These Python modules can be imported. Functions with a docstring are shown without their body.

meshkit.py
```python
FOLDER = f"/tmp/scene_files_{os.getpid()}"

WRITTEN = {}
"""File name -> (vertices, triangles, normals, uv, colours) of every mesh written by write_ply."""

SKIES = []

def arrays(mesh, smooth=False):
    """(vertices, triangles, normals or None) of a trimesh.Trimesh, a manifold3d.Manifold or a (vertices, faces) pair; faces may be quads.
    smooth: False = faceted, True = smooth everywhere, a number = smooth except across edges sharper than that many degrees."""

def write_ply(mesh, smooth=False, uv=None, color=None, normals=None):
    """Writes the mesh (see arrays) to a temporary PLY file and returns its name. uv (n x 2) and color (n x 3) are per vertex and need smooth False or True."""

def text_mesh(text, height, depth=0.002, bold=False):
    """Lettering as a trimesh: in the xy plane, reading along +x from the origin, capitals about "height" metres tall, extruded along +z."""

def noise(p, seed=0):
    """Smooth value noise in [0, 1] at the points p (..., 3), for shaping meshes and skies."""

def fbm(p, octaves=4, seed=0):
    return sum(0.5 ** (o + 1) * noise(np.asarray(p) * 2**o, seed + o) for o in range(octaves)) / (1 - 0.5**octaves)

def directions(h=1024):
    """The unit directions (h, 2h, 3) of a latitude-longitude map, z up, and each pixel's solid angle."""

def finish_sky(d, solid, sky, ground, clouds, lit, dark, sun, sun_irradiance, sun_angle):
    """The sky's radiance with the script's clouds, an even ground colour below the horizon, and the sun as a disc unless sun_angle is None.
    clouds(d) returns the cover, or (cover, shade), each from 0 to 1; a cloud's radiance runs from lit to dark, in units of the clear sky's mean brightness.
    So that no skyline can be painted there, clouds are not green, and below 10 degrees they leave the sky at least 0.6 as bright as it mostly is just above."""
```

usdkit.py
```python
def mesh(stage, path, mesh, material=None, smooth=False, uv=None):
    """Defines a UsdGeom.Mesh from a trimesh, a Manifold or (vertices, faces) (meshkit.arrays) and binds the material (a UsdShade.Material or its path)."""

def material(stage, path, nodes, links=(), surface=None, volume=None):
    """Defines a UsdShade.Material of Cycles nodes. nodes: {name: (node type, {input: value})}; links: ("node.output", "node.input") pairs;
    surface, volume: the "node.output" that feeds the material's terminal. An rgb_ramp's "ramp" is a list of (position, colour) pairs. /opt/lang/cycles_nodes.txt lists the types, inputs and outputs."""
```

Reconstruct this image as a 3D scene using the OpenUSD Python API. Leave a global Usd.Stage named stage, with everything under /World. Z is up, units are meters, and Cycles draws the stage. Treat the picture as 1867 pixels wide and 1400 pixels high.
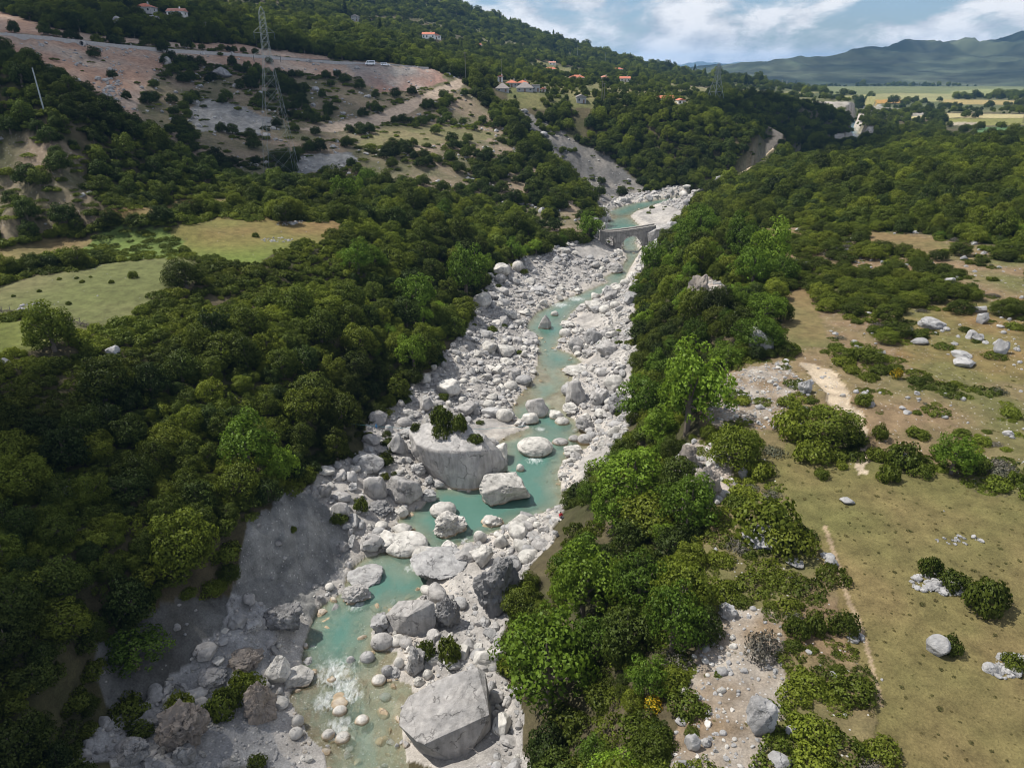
import math, numpy as np, trimesh, shapely, usdkit, meshkit
from shapely.geometry import Polygon, LineString
from scipy.interpolate import LinearNDInterpolator, RegularGridInterpolator
from scipy.ndimage import gaussian_filter
from scipy.spatial import cKDTree, ConvexHull
from pxr import Usd, UsdGeom, UsdLux, UsdShade, Sdf, Gf, Vt

stage = Usd.Stage.CreateInMemory()
UsdGeom.SetStageUpAxis(stage, 'Z'); UsdGeom.SetStageMetersPerUnit(stage, 1.0)
UsdGeom.Xform.Define(stage, '/World'); UsdGeom.Scope.Define(stage, '/World/Looks')
RS = np.random.RandomState

# ---------------------------------------------------------------- camera, sky, sun
EXPOSURE = 0.40
SUN_EL, SUN_AZ = math.radians(57), math.radians(-72)      # azimuth clockwise from +y (the view)
SUN_I, SKY_S = 1.15, 0.070
F, CU, CV, CZ = 1294.0, 933.5, 700.0, 60.0                 # photograph: 1867 x 1400
PITCH = math.radians(23.85)
CP, SP = math.cos(PITCH), math.sin(PITCH)
cam = UsdGeom.Camera.Define(stage, '/World/camera')
cam.AddTranslateOp().Set(Gf.Vec3d(0, 0, CZ)); cam.AddRotateXOp().Set(90 - math.degrees(PITCH))
cam.CreateHorizontalApertureAttr(36.0); cam.CreateVerticalApertureAttr(36.0 * 767 / 1024)
cam.CreateFocalLengthAttr(36.0 * F / 1867); cam.CreateClippingRangeAttr((0.5, 200000.0))
cam.CreateExposureAttr(EXPOSURE)
SUNV = np.array([math.cos(SUN_EL) * math.sin(SUN_AZ), math.cos(SUN_EL) * math.cos(SUN_AZ), math.sin(SUN_EL)])
dome = UsdLux.DomeLight.Define(stage, '/World/sky')
dome.GetPrim().SetCustomDataByKey('kind', 'structure')
skym = usdkit.material(stage, '/World/Looks/sky', {
    'sky': ('sky_texture', {'sky_type': 'single_scattering', 'sun_disc': False, 'sun_elevation': SUN_EL, 'sun_rotation': SUN_AZ, 'altitude': 200.0, 'air_density': 1.0, 'aerosol_density': 0.7, 'ozone_density': 3.0}),
    'tc': ('texture_coordinate', {}),
    'map': ('mapping', {'scale': (1.0, 1.0, 2.5), 'location': (0.35, 0.1, 0.2)}),
    'n1': ('noise_texture', {'scale': 7.5, 'detail': 10.0, 'roughness': 0.60, 'distortion': 0.25}),
    'n2': ('noise_texture', {'scale': 2.1, 'detail': 5.0, 'roughness': 0.5}),
    'cov': ('math', {'math_type': 'multiply_add', 'value2': 0.55, 'value3': 0.0}),
    'add': ('math', {'math_type': 'add'}),
    'ramp': ('rgb_ramp', {'ramp': [(0.0, (0, 0, 0)), (0.70, (0.03,) * 3), (0.755, (0.40,) * 3), (0.81, (0.92,) * 3), (1.0, (1.0,) * 3)]}),
    'n3': ('noise_texture', {'scale': 15.0, 'detail': 6.0, 'roughness': 0.6}),
    'cloud': ('rgb_ramp', {'ramp': [(0.34, (4.6, 5.2, 6.1)), (0.60, (10.8, 10.8, 11.0))]}),
    'tint': ('vector_math', {'math_type': 'multiply', 'vector2': (0.93, 1.03, 1.20)}),
    'mix': ('mix_color', {}),
    'bg': ('background_shader', {'strength': SKY_S}),
}, [('tc.generated', 'map.vector'), ('map.vector', 'n1.vector'), ('map.vector', 'n2.vector'), ('map.vector', 'n3.vector'),
    ('n2.fac', 'cov.value1'), ('n1.fac', 'add.value1'), ('cov.value', 'add.value2'), ('add.value', 'ramp.fac'),
    ('n3.fac', 'cloud.fac'), ('ramp.color', 'mix.fac'), ('sky.color', 'tint.vector1'), ('tint.vector', 'mix.a'), ('cloud.color', 'mix.b'), ('mix.result', 'bg.color')], surface='bg.background')
UsdShade.MaterialBindingAPI.Apply(dome.GetPrim()).Bind(skym)
sun = UsdLux.DistantLight.Define(stage, '/World/sun')
sun.CreateIntensityAttr(SUN_I); sun.CreateAngleAttr(0.53); sun.CreateNormalizeAttr(True); sun.CreateColorAttr(Gf.Vec3f(1.0, 0.955, 0.88))
sun.AddRotateZOp().Set(-math.degrees(SUN_AZ)); sun.AddRotateXOp().Set(-(90 - math.degrees(SUN_EL)))

# ---------------------------------------------------------------- helpers: survey of the place (points measured as sight lines from the camera's station)
def ray(u, v):
    a, b = (u - CU) / F, -(v - CV) / F
    return np.array([a, CP + b * SP, b * CP - SP])
def P(u, v, z):                                            # the point of that sight line at height z
    r = ray(u, v); t = (z - CZ) / r[2]
    return np.array([r[0] * t, r[1] * t, z])
def D(u, v, d):                                            # the point of that sight line at ground distance d
    r = ray(u, v); t = d / math.hypot(r[0], r[1])
    return np.array([r[0] * t, r[1] * t, CZ + r[2] * t])
def proj(p):
    p = np.asarray(p, float); x, y, z = p[..., 0], p[..., 1], p[..., 2] - CZ
    dep = y * CP - z * SP
    dd = np.where(np.abs(dep) < 1e-6, 1e-6, dep)
    return CU + F * x / dd, CV - F * (y * SP + z * CP) / dd, dep
def fbm(p, octaves=4, seed=0): return meshkit.fbm(np.asarray(p, float) + 1000.0, octaves, seed)
def fb2(x, y, s, octaves=4, seed=0): return fbm(np.stack([x / s, y / s, np.zeros_like(x)], -1), octaves, seed) - 0.5

WATER_PX = [[(595,1400),(590,1366),(564,1345),(547,1307),(526,1276),(533,1258),(571,1239),(548,1215),(552,1187),(560,1156),(571,1126),(584,1105),(608,1088),(626,1081),(629,1057),(643,1033),(663,1016),(701,1006),(742,998),(768,985),(755,972),(740,962),(722,952),(735,938),(772,925),(785,900),(800,888),(830,893),(857,897),(890,860),(927,840),(905,806),(925,795),(943,788),(965,780),(958,768),(940,760),(931,745),(946,721),(974,690),(979,662),(981,642),(977,614),(956,597),(977,570),(1011,553),(1063,532),(1107,515),(1100,506),(1130,490),(1143,470),(1137,457),(1129,446),(1118,436),(1102,425),(1100,411),(1112,398),(1107,386),(1135,375),(1170,370),(1195,369),(1193,376),(1160,386),(1149,394),(1163,408),(1172,416),(1171,428),(1160,442),(1166,456),(1164,470),(1150,490),(1140,510),(1135,520),(1080,549),(1050,566),(1030,587),(1027,611),(1013,635),(1042,645),(1063,661),(1030,674),(1046,690),(1034,710),(1030,734),(1036,758),(1060,772),(1078,800),(1075,815),(1030,838),(1018,858),(1025,896),(1025,926),(1000,935),(940,954),(905,970),(862,988),(820,1000),(800,1012),(770,1025),(752,1036),(758,1046),(780,1057),(773,1085),(735,1105),(690,1130),(678,1150),(680,1182),(728,1190),(711,1215),(690,1240),(720,1240),(748,1246),(755,1270),(732,1297),(735,1348),(745,1400)]]
def zpoly(px, z): return Polygon([P(u, v, z)[:2] for u, v in px])
w0 = WATER_PX[0]
near_water = Polygon([P(u, v, 0)[:2] for u, v in w0] + [np.array([-11.5, 30.0]), np.array([-16, 10.0]), np.array([-26, 10.0]), np.array([-20.5, 30.0])]).buffer(0)
far_water = LineString([(62, 352), (82, 366), (104, 378), (130, 400), (160, 440), (215, 540), (285, 640), (321, 687)]).buffer(5).union(
    LineString([P(1570,260,0)[:2], P(1552,240,0)[:2], P(1546,230,0)[:2], P(1570,218,0)[:2], P(1596,206,0)[:2], (640, 1420), (760, 1600)]).buffer(8))
WATER = near_water.union(far_water)

# survey points: (u, v, height) / (u, v, ground distance) / world
ZP = [(u, v, 0.1) for u, v in w0]
ZP += [(120,1400,4.5),(180,1330,4.5),(300,1230,4),(420,1110,4),(570,880,5),(640,825,4.5),(690,765,4),(740,720,4),(800,665,4),(850,597,4),(885,525,5),(960,478,5),(1040,447,5),(1085,435,5),
 (470,1310,1.0),(400,1380,1.5),(500,1150,1.6),(560,1060,1.2),(600,1020,1.5),(640,960,2.0),(700,880,2.2),(760,780,2.0),(850,700,1.8),(900,640,1.8),(930,560,1.8),(980,510,1.8),(1060,490,1.5),
 (600,935,3.5),(450,955,11),(510,905,10),(470,1060,3.8),(540,980,5.5),
 (100,1000,17),(60,1200,14),(0,1400,11),(200,1150,9.5),(100,1320,8),(0,1050,18),(300,1000,13),(350,1100,8),
 (0,660,24),(80,640,24),(150,605,24),(250,565,24),(370,492,25),(470,482,25),(600,437,25),(625,405,25.5),
 (0,850,18),(200,800,17),(400,740,16),(550,650,15.5),(700,560,14),(780,510,12.5),(850,450,13),(750,400,19),(660,370,24),(450,850,12),(600,740,11),(720,640,9.5),(820,540,8),(900,440,11),(960,420,12),
 (0,530,25),(200,520,25),(100,440,26),(450,440,26),(300,385,28),(200,395,27.5),(0,460,26.5),(440,362,29),(550,340,29),(0,590,24.5),(0,420,28),
 # right bank
 (1000,1400,7),(950,1400,3),(920,1250,2.5),(930,1120,3),(990,970,3),(1040,925,3),(1125,830,3),(1150,700,3),(1158,600,4),(1163,510,4),(1185,455,4),(1235,410,2.5),(1272,370,2),(1310,338,2.2),
 (840,1240,1.0),(850,1390,1.0),(860,1130,1.5),(800,1050,0.6),(900,1020,1.5),(1080,840,1.2),(1090,700,1.4),(1100,600,1.4),(1120,540,1.5),(1200,385,0.7),(1230,372,0.8),
 (1150,1400,15),(1200,1200,15.5),(1190,1000,13.5),(1060,1200,9.5),(1050,1000,8),(1180,850,9),(1215,760,11),(1210,620,10.5),(1215,520,11),
 (1240,1400,17.2),(1275,1200,17.2),(1280,1050,17.3),(1300,960,17.8),(1270,880,17.0),(1262,815,18),(1290,720,18.5),(1345,670,19),(1380,645,19.3),(1270,560,17.5),(1255,480,16.5),(1300,435,15.5),(1330,395,13.5),(1350,350,11),
 (1600,1100,18),(1860,1000,18.8),(1450,860,18.3),(1600,1380,17.6),(1867,1390,18),(1867,700,20.5),(1500,600,19.6),(1867,500,22),(1400,440,18.5),(1600,430,20.5),(1867,400,23),(1400,330,15.5),(1600,320,21),(1867,300,24),(1867,270,23.5),(1650,289,20.5),(1480,306,15.5),(1420,300,13.5),(1367,322,7),(1560,294,17.5),(1750,288,22),
 (1108,457,0.9),(1116,457,0.6),(1112,450,0.2),(1113,442,-0.2),(1114,434,-0.2),(1096,455,2.8),(1095,442,4.2),(1126,458,0.3),(1560,222,0),(1620,218,3),(1690,211,8)]
DP = [(0,95,232),(130,158,228),(250,238,226),(330,290,222),(400,328,216),(470,352,210),(0,300,182),(100,330,186),(200,300,200),(100,220,205),(250,330,203),(380,360,203),
 (0,62,385),(160,76,396),(300,90,410),(430,97,422),(560,110,432),(640,115,437),(720,116,440),(790,128,440),(850,148,432),(60,130,330),(200,185,318),(240,225,300),(270,245,282),(330,300,262),(400,345,245),(470,352,240),
 (480,322,258),(560,330,262),(640,332,268),(640,300,284),(560,240,322),(650,230,340),(800,220,372),(880,230,388),(700,180,395),(560,150,398),(400,160,372),(350,210,335),(440,240,310),(450,290,277),(300,150,362),(700,135,425),(790,160,415),
 (900,190,430),(930,220,400),(950,275,355),(985,320,322),(1020,350,302),(1060,385,284),(1090,408,268),(900,330,300),(820,330,288),(780,290,300),(960,385,274),(880,380,262),(750,345,266),(1030,420,257),
 # eroded gorge slope and village terrace
 (930,178,452),(1010,238,428),(1080,288,408),(1150,335,394),(1060,340,386),(1110,360,378),(1180,345,395),(1250,335,400),(1180,290,416),(1230,270,424),(1280,300,416),(1330,312,408),(1100,220,438),(1160,235,436),(1230,225,440),(1290,245,436),(1350,290,420),
 (950,165,458),(1060,188,450),(1150,192,452),(1215,190,456),(1290,192,462),(1345,210,458),(1390,230,446),(1420,242,432),(1415,265,424),(1390,290,416),
 (1000,150,520),(1100,160,600),(1200,165,640),(1290,172,640),
 (1370,213,560),(1440,250,560),(1400,230,610),(1480,248,640),(1535,264,650),(1330,190,690),(1400,187,720),(1480,194,760),(1515,217,740),(1545,246,715),(1500,232,690),
 (1490,190,1010),(1530,182,1040),(1570,180,1060),(1620,188,1040),(1690,197,1040),(1740,202,1000),(1500,205,990),
 (1640,240,735),(1700,230,800),(1760,250,640),(1867,243,660),(1867,215,860),(1750,215,900),(1650,262,560),(1700,205,1010),(1800,205,1000),
 (1867,195,1250),(1700,182,1500),(1867,172,2100),(1500,165,2200),(1700,163,2700),(1867,160,3000),(1400,160,2500),(1380,170,1100),(1480,172,1500),
 (1345,138,1350),(1300,146,1350),(1275,155,1300),(1390,148,1400),(1420,160,1400),(1350,158,1230),
 (1205,122,1350),(1230,132,1330),(1255,146,1300),(1280,148,2000),(1330,152,2200),(1330,162,1000),(1250,160,820),(1180,148,800),
 # wooded mountain on the left
 (0,45,410),(100,56,410),(300,78,425),(430,82,440),(600,104,455),(650,105,480),(700,95,520),(735,108,480),(760,100,560),
 (0,5,520),(150,25,480),(320,25,540),(265,18,560),(430,50,510),(520,70,530),(600,75,540),(660,68,560),(450,20,700),(600,40,760),(650,38,820),(780,64,820),(870,82,900),(740,80,640),(820,110,640),(860,130,560),(900,150,500),(900,120,720),(1000,125,880),(1000,134,800),(1100,135,900),(1100,150,720),(1160,128,1150),(1060,115,1200),(700,10,1100),(600,0,1050),(880,50,1250),
 (780,0,1500),(850,28,1560),(900,38,1600),(960,72,1640),(1000,88,1660),(1060,103,1640),(1110,113,1560),(1160,121,1450),
 (600,-95,1500),(300,-200,1500),(0,-260,1500),(0,-110,800),(300,-60,850),
 # mountains on the right
 (1333,132,3500),(1374,123,3650),(1409,113,3800),(1441,110,3900),(1464,116,3900),(1498,102,4000),(1518,106,4050),(1541,98,4100),(1549,100,4150),(1566,95,4200),(1577,98,4200),(1596,93,4300),(1611,96,4350),(1638,86,4400),(1666,80,4500),(1690,82,4600),(1721,88,4650),(1751,80,4700),(1789,78,4800),(1830,72,4900),(1867,67,5000),
 (1380,150,3000),(1500,155,3000),(1560,130,3550),(1600,150,3200),(1700,130,3700),(1750,153,3200),(1867,120,3900),(1867,155,3100),(1660,110,4000),(1450,135,3400),(1800,105,4200)]
XP = [(-14,16,0),(-8,18,.6),(-23,18,1.5),(-32,18,9),(-48,24,14),(2,18,14),(12,18,17.5),(28,20,18),(50,34,18.4),(75,58,19),(120,90,20),(200,150,22),(320,240,24),(560,400,24),(800,560,24),(1600,1150,24),(2600,1900,30),(-62,46,17),(-80,58,23.5),(-110,80,26),(-150,108,28),(-190,140,34),(-230,165,60),(-260,190,66),(-300,230,64),(-380,300,76),(-520,400,110),(-900,700,200),(-1600,1250,300),
 (-240,210,60),(-185,255,48),(-150,245,36),
 (150,420,0),(170,445,0),(230,545,0),(285,640,0),(321,687,0),(400,760,0),(200,400,14),(300,520,15),(370,620,11),(420,700,9),(120,460,22),(180,520,14),(230,600,8),(260,680,8),(640,1420,0),(760,1600,0),(470,1130,0),
 (-1500,2600,260),(-400,2600,160),(200,2600,70),(700,2600,30),(-2500,2000,330),(4400,2700,260),(-500,5500,150),(500,5500,40),(1200,5500,22),(1500,4800,22),(2600,5500,90),(3600,4800,150),(5200,4200,150),(7000,3000,200),(-6000,3000,300),(4000,8000,60),(7000,8000,60),(12000,9000,60),(0,9000,30),(1500,9000,25),(2500,9000,25),(-6000,9000,200),(-9000,13000,100),(0,15900,30),(4000,15400,30),(9000,13000,60),(13000,10000,60),(15500,4000,60)]
DP += [(1120,124,13500),(1165,120,13500),(1183,117,14000),(1196,113,14000),(1210,115,14000),(1224,120,14000),(1238,116,14000),(1262,112,14000),(1276,114,14000),(1287,118,14000),(1300,120,13800),(1325,118,14200),(1345,115,14500),(1362,112,14500),(1376,115,14500),(1390,117,14500),(1405,119,14500),(1440,121,14500),(1220,126,11500),(1290,127,11500),(1350,127,11500)]
pts = [P(*a) for a in ZP] + [D(*a) for a in DP] + [np.array(a, float) for a in XP]
pts = np.array(pts)
def tl(x, y): return np.stack([np.arctan2(x, y), np.log(np.hypot(x, y)) * 1.0], -1)
NT, NR = 620, 1180
TH = np.radians(np.linspace(-53, 53, NT)); RL = np.linspace(math.log(17.0), math.log(15800.0), NR)
lin = LinearNDInterpolator(tl(pts[:, 0], pts[:, 1]), pts[:, 2])
from scipy.interpolate import NearestNDInterpolator
nea = NearestNDInterpolator(tl(pts[:, 0], pts[:, 1]), pts[:, 2])
TG, RG = np.meshgrid(TH, RL, indexing='ij')
Z0 = lin(TG, RG); Z0 = np.where(np.isnan(Z0), nea(TG, RG), Z0)
Z0 = 0.5 * gaussian_filter(Z0, (2.0, 2.0), mode='nearest') + 0.5 * gaussian_filter(Z0, (5.0, 5.0), mode='nearest')
R = np.exp(RG); X, Y = R * np.sin(TG), R * np.cos(TG)

def mask(px, U, V, soft=0.0):
    """1 inside the outline"""
    return shapely.contains_xy(Polygon(px).buffer(0), U, V)

# ---------------------------------------------------------------- the ground: heights, covers, one sheet to the horizon
far_w = np.clip((R - 900) / 900, 0, 1)
Zs = LinearNDInterpolator(tl(pts[:, 0], pts[:, 1]), pts[:, 2])(TG, RG); Zs = np.where(np.isnan(Zs), Z0, Zs)
Z0 = Z0 * (1 - far_w) + gaussian_filter(Zs, (1.0, 1.5), mode='nearest') * far_w
U, V, DEP = proj(np.stack([X, Y, Z0], -1))
wj = np.minimum(14.0, 900.0 / R)
UJ = U + fb2(X, Y, 5.0, 4, 3) * wj * 5; VJ = V + fb2(X, Y, 5.0, 4, 17) * wj * 4
COVERS = {  # outlines of the kinds of ground, each nearly flat land seen from the camera's station
 'G': [(100,1400),(180,1330),(300,1235),(400,1135),(440,1070),(470,990),(520,930),(570,875),(640,825),(690,768),(740,722),(800,666),(850,598),(880,528),(900,498),(960,472),(1020,452),(1080,440),(1088,400),(1085,385),(1120,362),(1200,345),(1290,330),(1345,322),(1340,345),(1275,372),(1240,412),(1192,455),(1172,485),(1163,520),(1165,600),(1155,700),(1150,800),(1130,850),(1090,890),(1040,920),(1000,960),(955,1050),(935,1130),(925,1230),(945,1330),(985,1400)],
 'T1': [(430,1085),(452,960),(515,905),(575,888),(620,960),(645,1010),(600,1070),(560,1120),(510,1115)],
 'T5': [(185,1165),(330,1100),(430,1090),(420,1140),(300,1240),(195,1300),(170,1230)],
 'ML1': [(-60,525),(0,520),(90,495),(200,478),(330,473),(378,490),(350,512),(290,545),(230,575),(160,597),(80,585),(0,578),(-60,576)],
 'ML2': [(-60,590),(0,588),(80,592),(160,600),(120,615),(40,640),(0,650),(-60,660)],
 'ML3': [(308,420),(400,395),(500,400),(622,405),(600,432),(530,452),(470,482),(340,474),(328,455),(330,440)],
 'ML4': [(180,388),(330,366),(480,352),(500,356),(420,370),(300,392),(200,405)],
 'ML5': [(-60,462),(0,450),(100,430),(180,434),(140,458),(0,488),(-60,500)],
 'FERN': [(120,470),(200,412),(300,416),(330,440),(325,474),(200,476)],
 'S1': [(-100,240),(0,235),(120,255),(170,290),(190,330),(160,370),(190,400),(100,430),(0,445),(-100,470)],
 'S2': [(-100,60),(0,60),(160,75),(430,97),(700,115),(790,128),(850,148),(880,190),(915,235),(955,285),(1000,335),(1085,398),(1070,440),(1000,445),(960,400),(900,380),(800,360),(650,340),(480,335),(350,300),(250,236),(130,158),(0,98),(-100,80)],
 'E1': [(-100,58),(0,62),(160,76),(290,92),(300,120),(270,150),(250,200),(268,240),(232,232),(200,190),(130,150),(60,120),(0,95),(-100,90)],
 'E2': [(285,92),(430,98),(640,116),(650,142),(560,138),(430,120),(340,114)],
 'E3': [(625,112),(790,126),(818,150),(760,167),(690,170),(650,142)],
 'E4': [(-100,10),(0,22),(100,52),(170,64),(300,78),(440,82),(600,104),(600,113),(430,96),(160,74),(0,60),(-100,55)],
 'TR': [(850,138),(842,160),(780,190),(700,227),(600,242),(545,237),(600,226),(690,208),(770,173),(828,148)],
 'PG': [(700,230),(790,228),(900,242),(905,254),(780,266),(640,268)],
 'T2': [(340,205),(380,180),(440,195),(505,222),(470,245),(360,238)],
 'T3': [(545,285),(640,278),(655,300),(600,315),(530,322)],
 'T4': [(918,182),(955,200),(1018,238),(1055,260),(1087,270),(1128,302),(1178,345),(1130,362),(1087,385),(1057,345),(1018,302),(982,255)],
 'P1': [(1403,232),(1428,245),(1418,266),(1382,296),(1352,320),(1332,317),(1370,284),(1400,262),(1412,248)],
 'MR': [(1418,820),(1455,800),(1520,830),(1600,835),(1700,855),(1867,915),(2100,960),(2100,1600),(1612,1600),(1605,1330),(1590,1280),(1540,1130),(1500,1010),(1465,940),(1405,870)],
 'S3': [(1285,700),(1340,668),(1420,640),(1430,520),(1400,470),(1340,415),(1420,405),(1560,418),(1867,455),(2100,480),(2100,960),(1867,915),(1700,850),(1560,790),(1455,800),(1418,820),(1405,870),(1465,940),(1500,1010),(1540,1130),(1590,1280),(1605,1330),(1612,1600),(1180,1600),(1245,1400),(1270,1200),(1290,1000),(1275,880),(1240,840),(1280,780)],
 'MR2': [(1420,540),(1462,515),(1490,560),(1520,630),(1510,640),(1450,622),(1428,590)],
 'MR3': [(1555,420),(1700,438),(1765,455),(1680,462),(1590,455)],
 'MR4': [(1345,410),(1455,418),(1468,442),(1370,430)],
 'RK': [(1640,560),(1760,540),(1900,540),(1900,700),(1700,690),(1640,650)],
 'ST': [(1285,1120),(1420,1110),(1445,1200),(1440,1290),(1385,1420),(1230,1420),(1262,1220)],
 'ST2': [(1300,690),(1420,650),(1460,700),(1420,780),(1300,770)],
 'P2': [(1462,655),(1490,658),(1535,700),(1568,748),(1582,790),(1588,855),(1569,855),(1562,800),(1540,760),(1506,720),(1478,690)],
 'P3': [(1506,955),(1522,1000),(1537,1050),(1551,1095),(1570,1132),(1590,1200),(1612,1290),(1606,1292),(1583,1202),(1563,1135),(1544,1098),(1530,1052),(1515,1003),(1500,958)],
 'C1': [(1228,835),(1262,795),(1312,800),(1330,880),(1290,925),(1240,925)],
 'C2': [(1245,520),(1295,500),(1345,550),(1262,590)],
}
W_IN = shapely.contains_xy(WATER, X, Y)
def dist_to(poly, x, y, n=0.6):
    b = poly.boundary; q = np.array([b.interpolate(t).coords[0] for t in np.arange(0, b.length, n)])
    return cKDTree(q).query(np.stack([x, y], -1))[0]
WD = np.full(X.shape, 99.0); near = R < 1600
WD[near] = dist_to(WATER, X[near], Y[near])
# which covers: integer map painted in order
KEYS = list(COVERS); CV_ = np.zeros(X.shape, np.int16)
vis = (DEP > 1) & (R < 720)
for k, name in enumerate(KEYS):
    jit = name not in ('P1', 'TR', 'P3')
    m = vis & shapely.contains_xy(Polygon(COVERS[name]).buffer(0), UJ if jit else U, VJ if jit else V)
    if name == 'G': m = m & (Z0 < np.where(R > 290, 4.5, 11))
    CV_[m] = k + 1
def is_(n): return CV_ == KEYS.index(n) + 1
def any_(*ns): return np.isin(CV_, [KEYS.index(n) + 1 for n in ns])
isG = is_('G') | (W_IN & (R < 1700)) | ((WD < 7) & (R > 560) & (R < 1700) & (Z0 < 9))
COL = np.zeros(X.shape + (3,)); STONE = np.zeros(X.shape)
def paint(m, c, st=0.0, var=0.0, c2=None, s=9.0, seed=5):
    t = np.clip(fb2(X[m], Y[m], s, 4, seed) * 2.6 + 0.5, 0, 1)[:, None] if c2 is not None else 0
    COL[m] = np.array(c) * (1 - t) + (np.array(c2) * t if c2 is not None else 0)
    STONE[m] = st
allm = np.ones(X.shape, bool)
paint(allm, (0.050, 0.050, 0.022), 0.05, c2=(0.085, 0.070, 0.040))
farp = (R > 1000); paint(farp, (0.075, 0.085, 0.035), 0, c2=(0.12, 0.115, 0.055), s=130.0)
mount = (R > 2700) & (X > 0); paint(mount, (0.026, 0.036, 0.020), 0, c2=(0.058, 0.068, 0.040), s=260.0, seed=12); COL[mount] *= np.clip(1 + 2.2 * fb2(X[mount], Y[mount], 75.0, 4, 13), 0.45, 1.9)[:, None]
paint((R > 9000), (0.07, 0.08, 0.06))
paint(any_('S1', 'S2'), (0.215, 0.165, 0.115), 0.5, c2=(0.105, 0.100, 0.052), s=12.0)
paint(is_('S3'), (0.19, 0.135, 0.078), 0.55, c2=(0.120, 0.115, 0.045), s=9.0)
paint(any_('E1', 'E2', 'E4'), (0.34, 0.215, 0.150), 0.3, c2=(0.36, 0.285, 0.225), s=16.0)
paint(is_('E3'), (0.29, 0.265, 0.235), 0.3, c2=(0.23, 0.145, 0.115), s=16.0, seed=9)
paint(is_('TR'), (0.36, 0.285, 0.22), 0.3, c2=(0.30, 0.24, 0.18))
paint(is_('PG'), (0.17, 0.145, 0.075), 0.2, c2=(0.13, 0.125, 0.055))
paint(any_('T1', 'T2', 'T3'), (0.25, 0.245, 0.23), 0.5, c2=(0.16, 0.16, 0.155), s=4.0)
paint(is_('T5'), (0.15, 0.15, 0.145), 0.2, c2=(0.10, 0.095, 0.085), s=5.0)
paint(is_('T4'), (0.185, 0.17, 0.152), 0.2, c2=(0.105, 0.102, 0.098), s=8.0)
paint(is_('P1'), (0.50, 0.40, 0.28), 0.1)
paint(is_('P2'), (0.46, 0.38, 0.28), 0.5, c2=(0.39, 0.315, 0.225), s=2.5)
paint(is_('MR'), (0.160, 0.124, 0.054), 0.12, c2=(0.124, 0.116, 0.042), s=10.0)
paint(is_('P3'), (0.29, 0.22, 0.14), 0.2)
paint(any_('MR2', 'MR3', 'MR4'), (0.17, 0.120, 0.058), 0.1, c2=(0.13, 0.120, 0.048), s=14.0)
paint(is_('RK'), (0.185, 0.120, 0.055), 0.5, c2=(0.13, 0.12, 0.045), s=8.0)
paint(any_('ST', 'ST2'), (0.30, 0.265, 0.225), 1.0, c2=(0.19, 0.140, 0.090), s=3.0)
paint(is_('ML1'), (0.140, 0.132, 0.060), 0.04, c2=(0.112, 0.122, 0.045), s=18.0)
paint(is_('ML2'), (0.125, 0.145, 0.034), 0.04, c2=(0.12, 0.125, 0.042), s=10.0)
paint(is_('ML3'), (0.180, 0.118, 0.052), 0.06, c2=(0.135, 0.130, 0.040), s=20.0)
g3 = is_('ML3'); gg = np.clip((V[g3] - 425) / 45, 0, 1)[:, None]; COL[g3] = COL[g3] * (1 - gg) + np.array((0.115, 0.145, 0.032)) * gg   # the meadow is greener along its near edge
paint(is_('ML4'), (0.20, 0.125, 0.055), 0.04, c2=(0.13, 0.13, 0.05), s=10.0)
paint(is_('ML5'), (0.175, 0.125, 0.060), 0.04, c2=(0.14, 0.13, 0.05), s=12.0)
paint(is_('FERN'), (0.085, 0.12, 0.030), 0, c2=(0.12, 0.16, 0.04), s=4.0)
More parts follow.
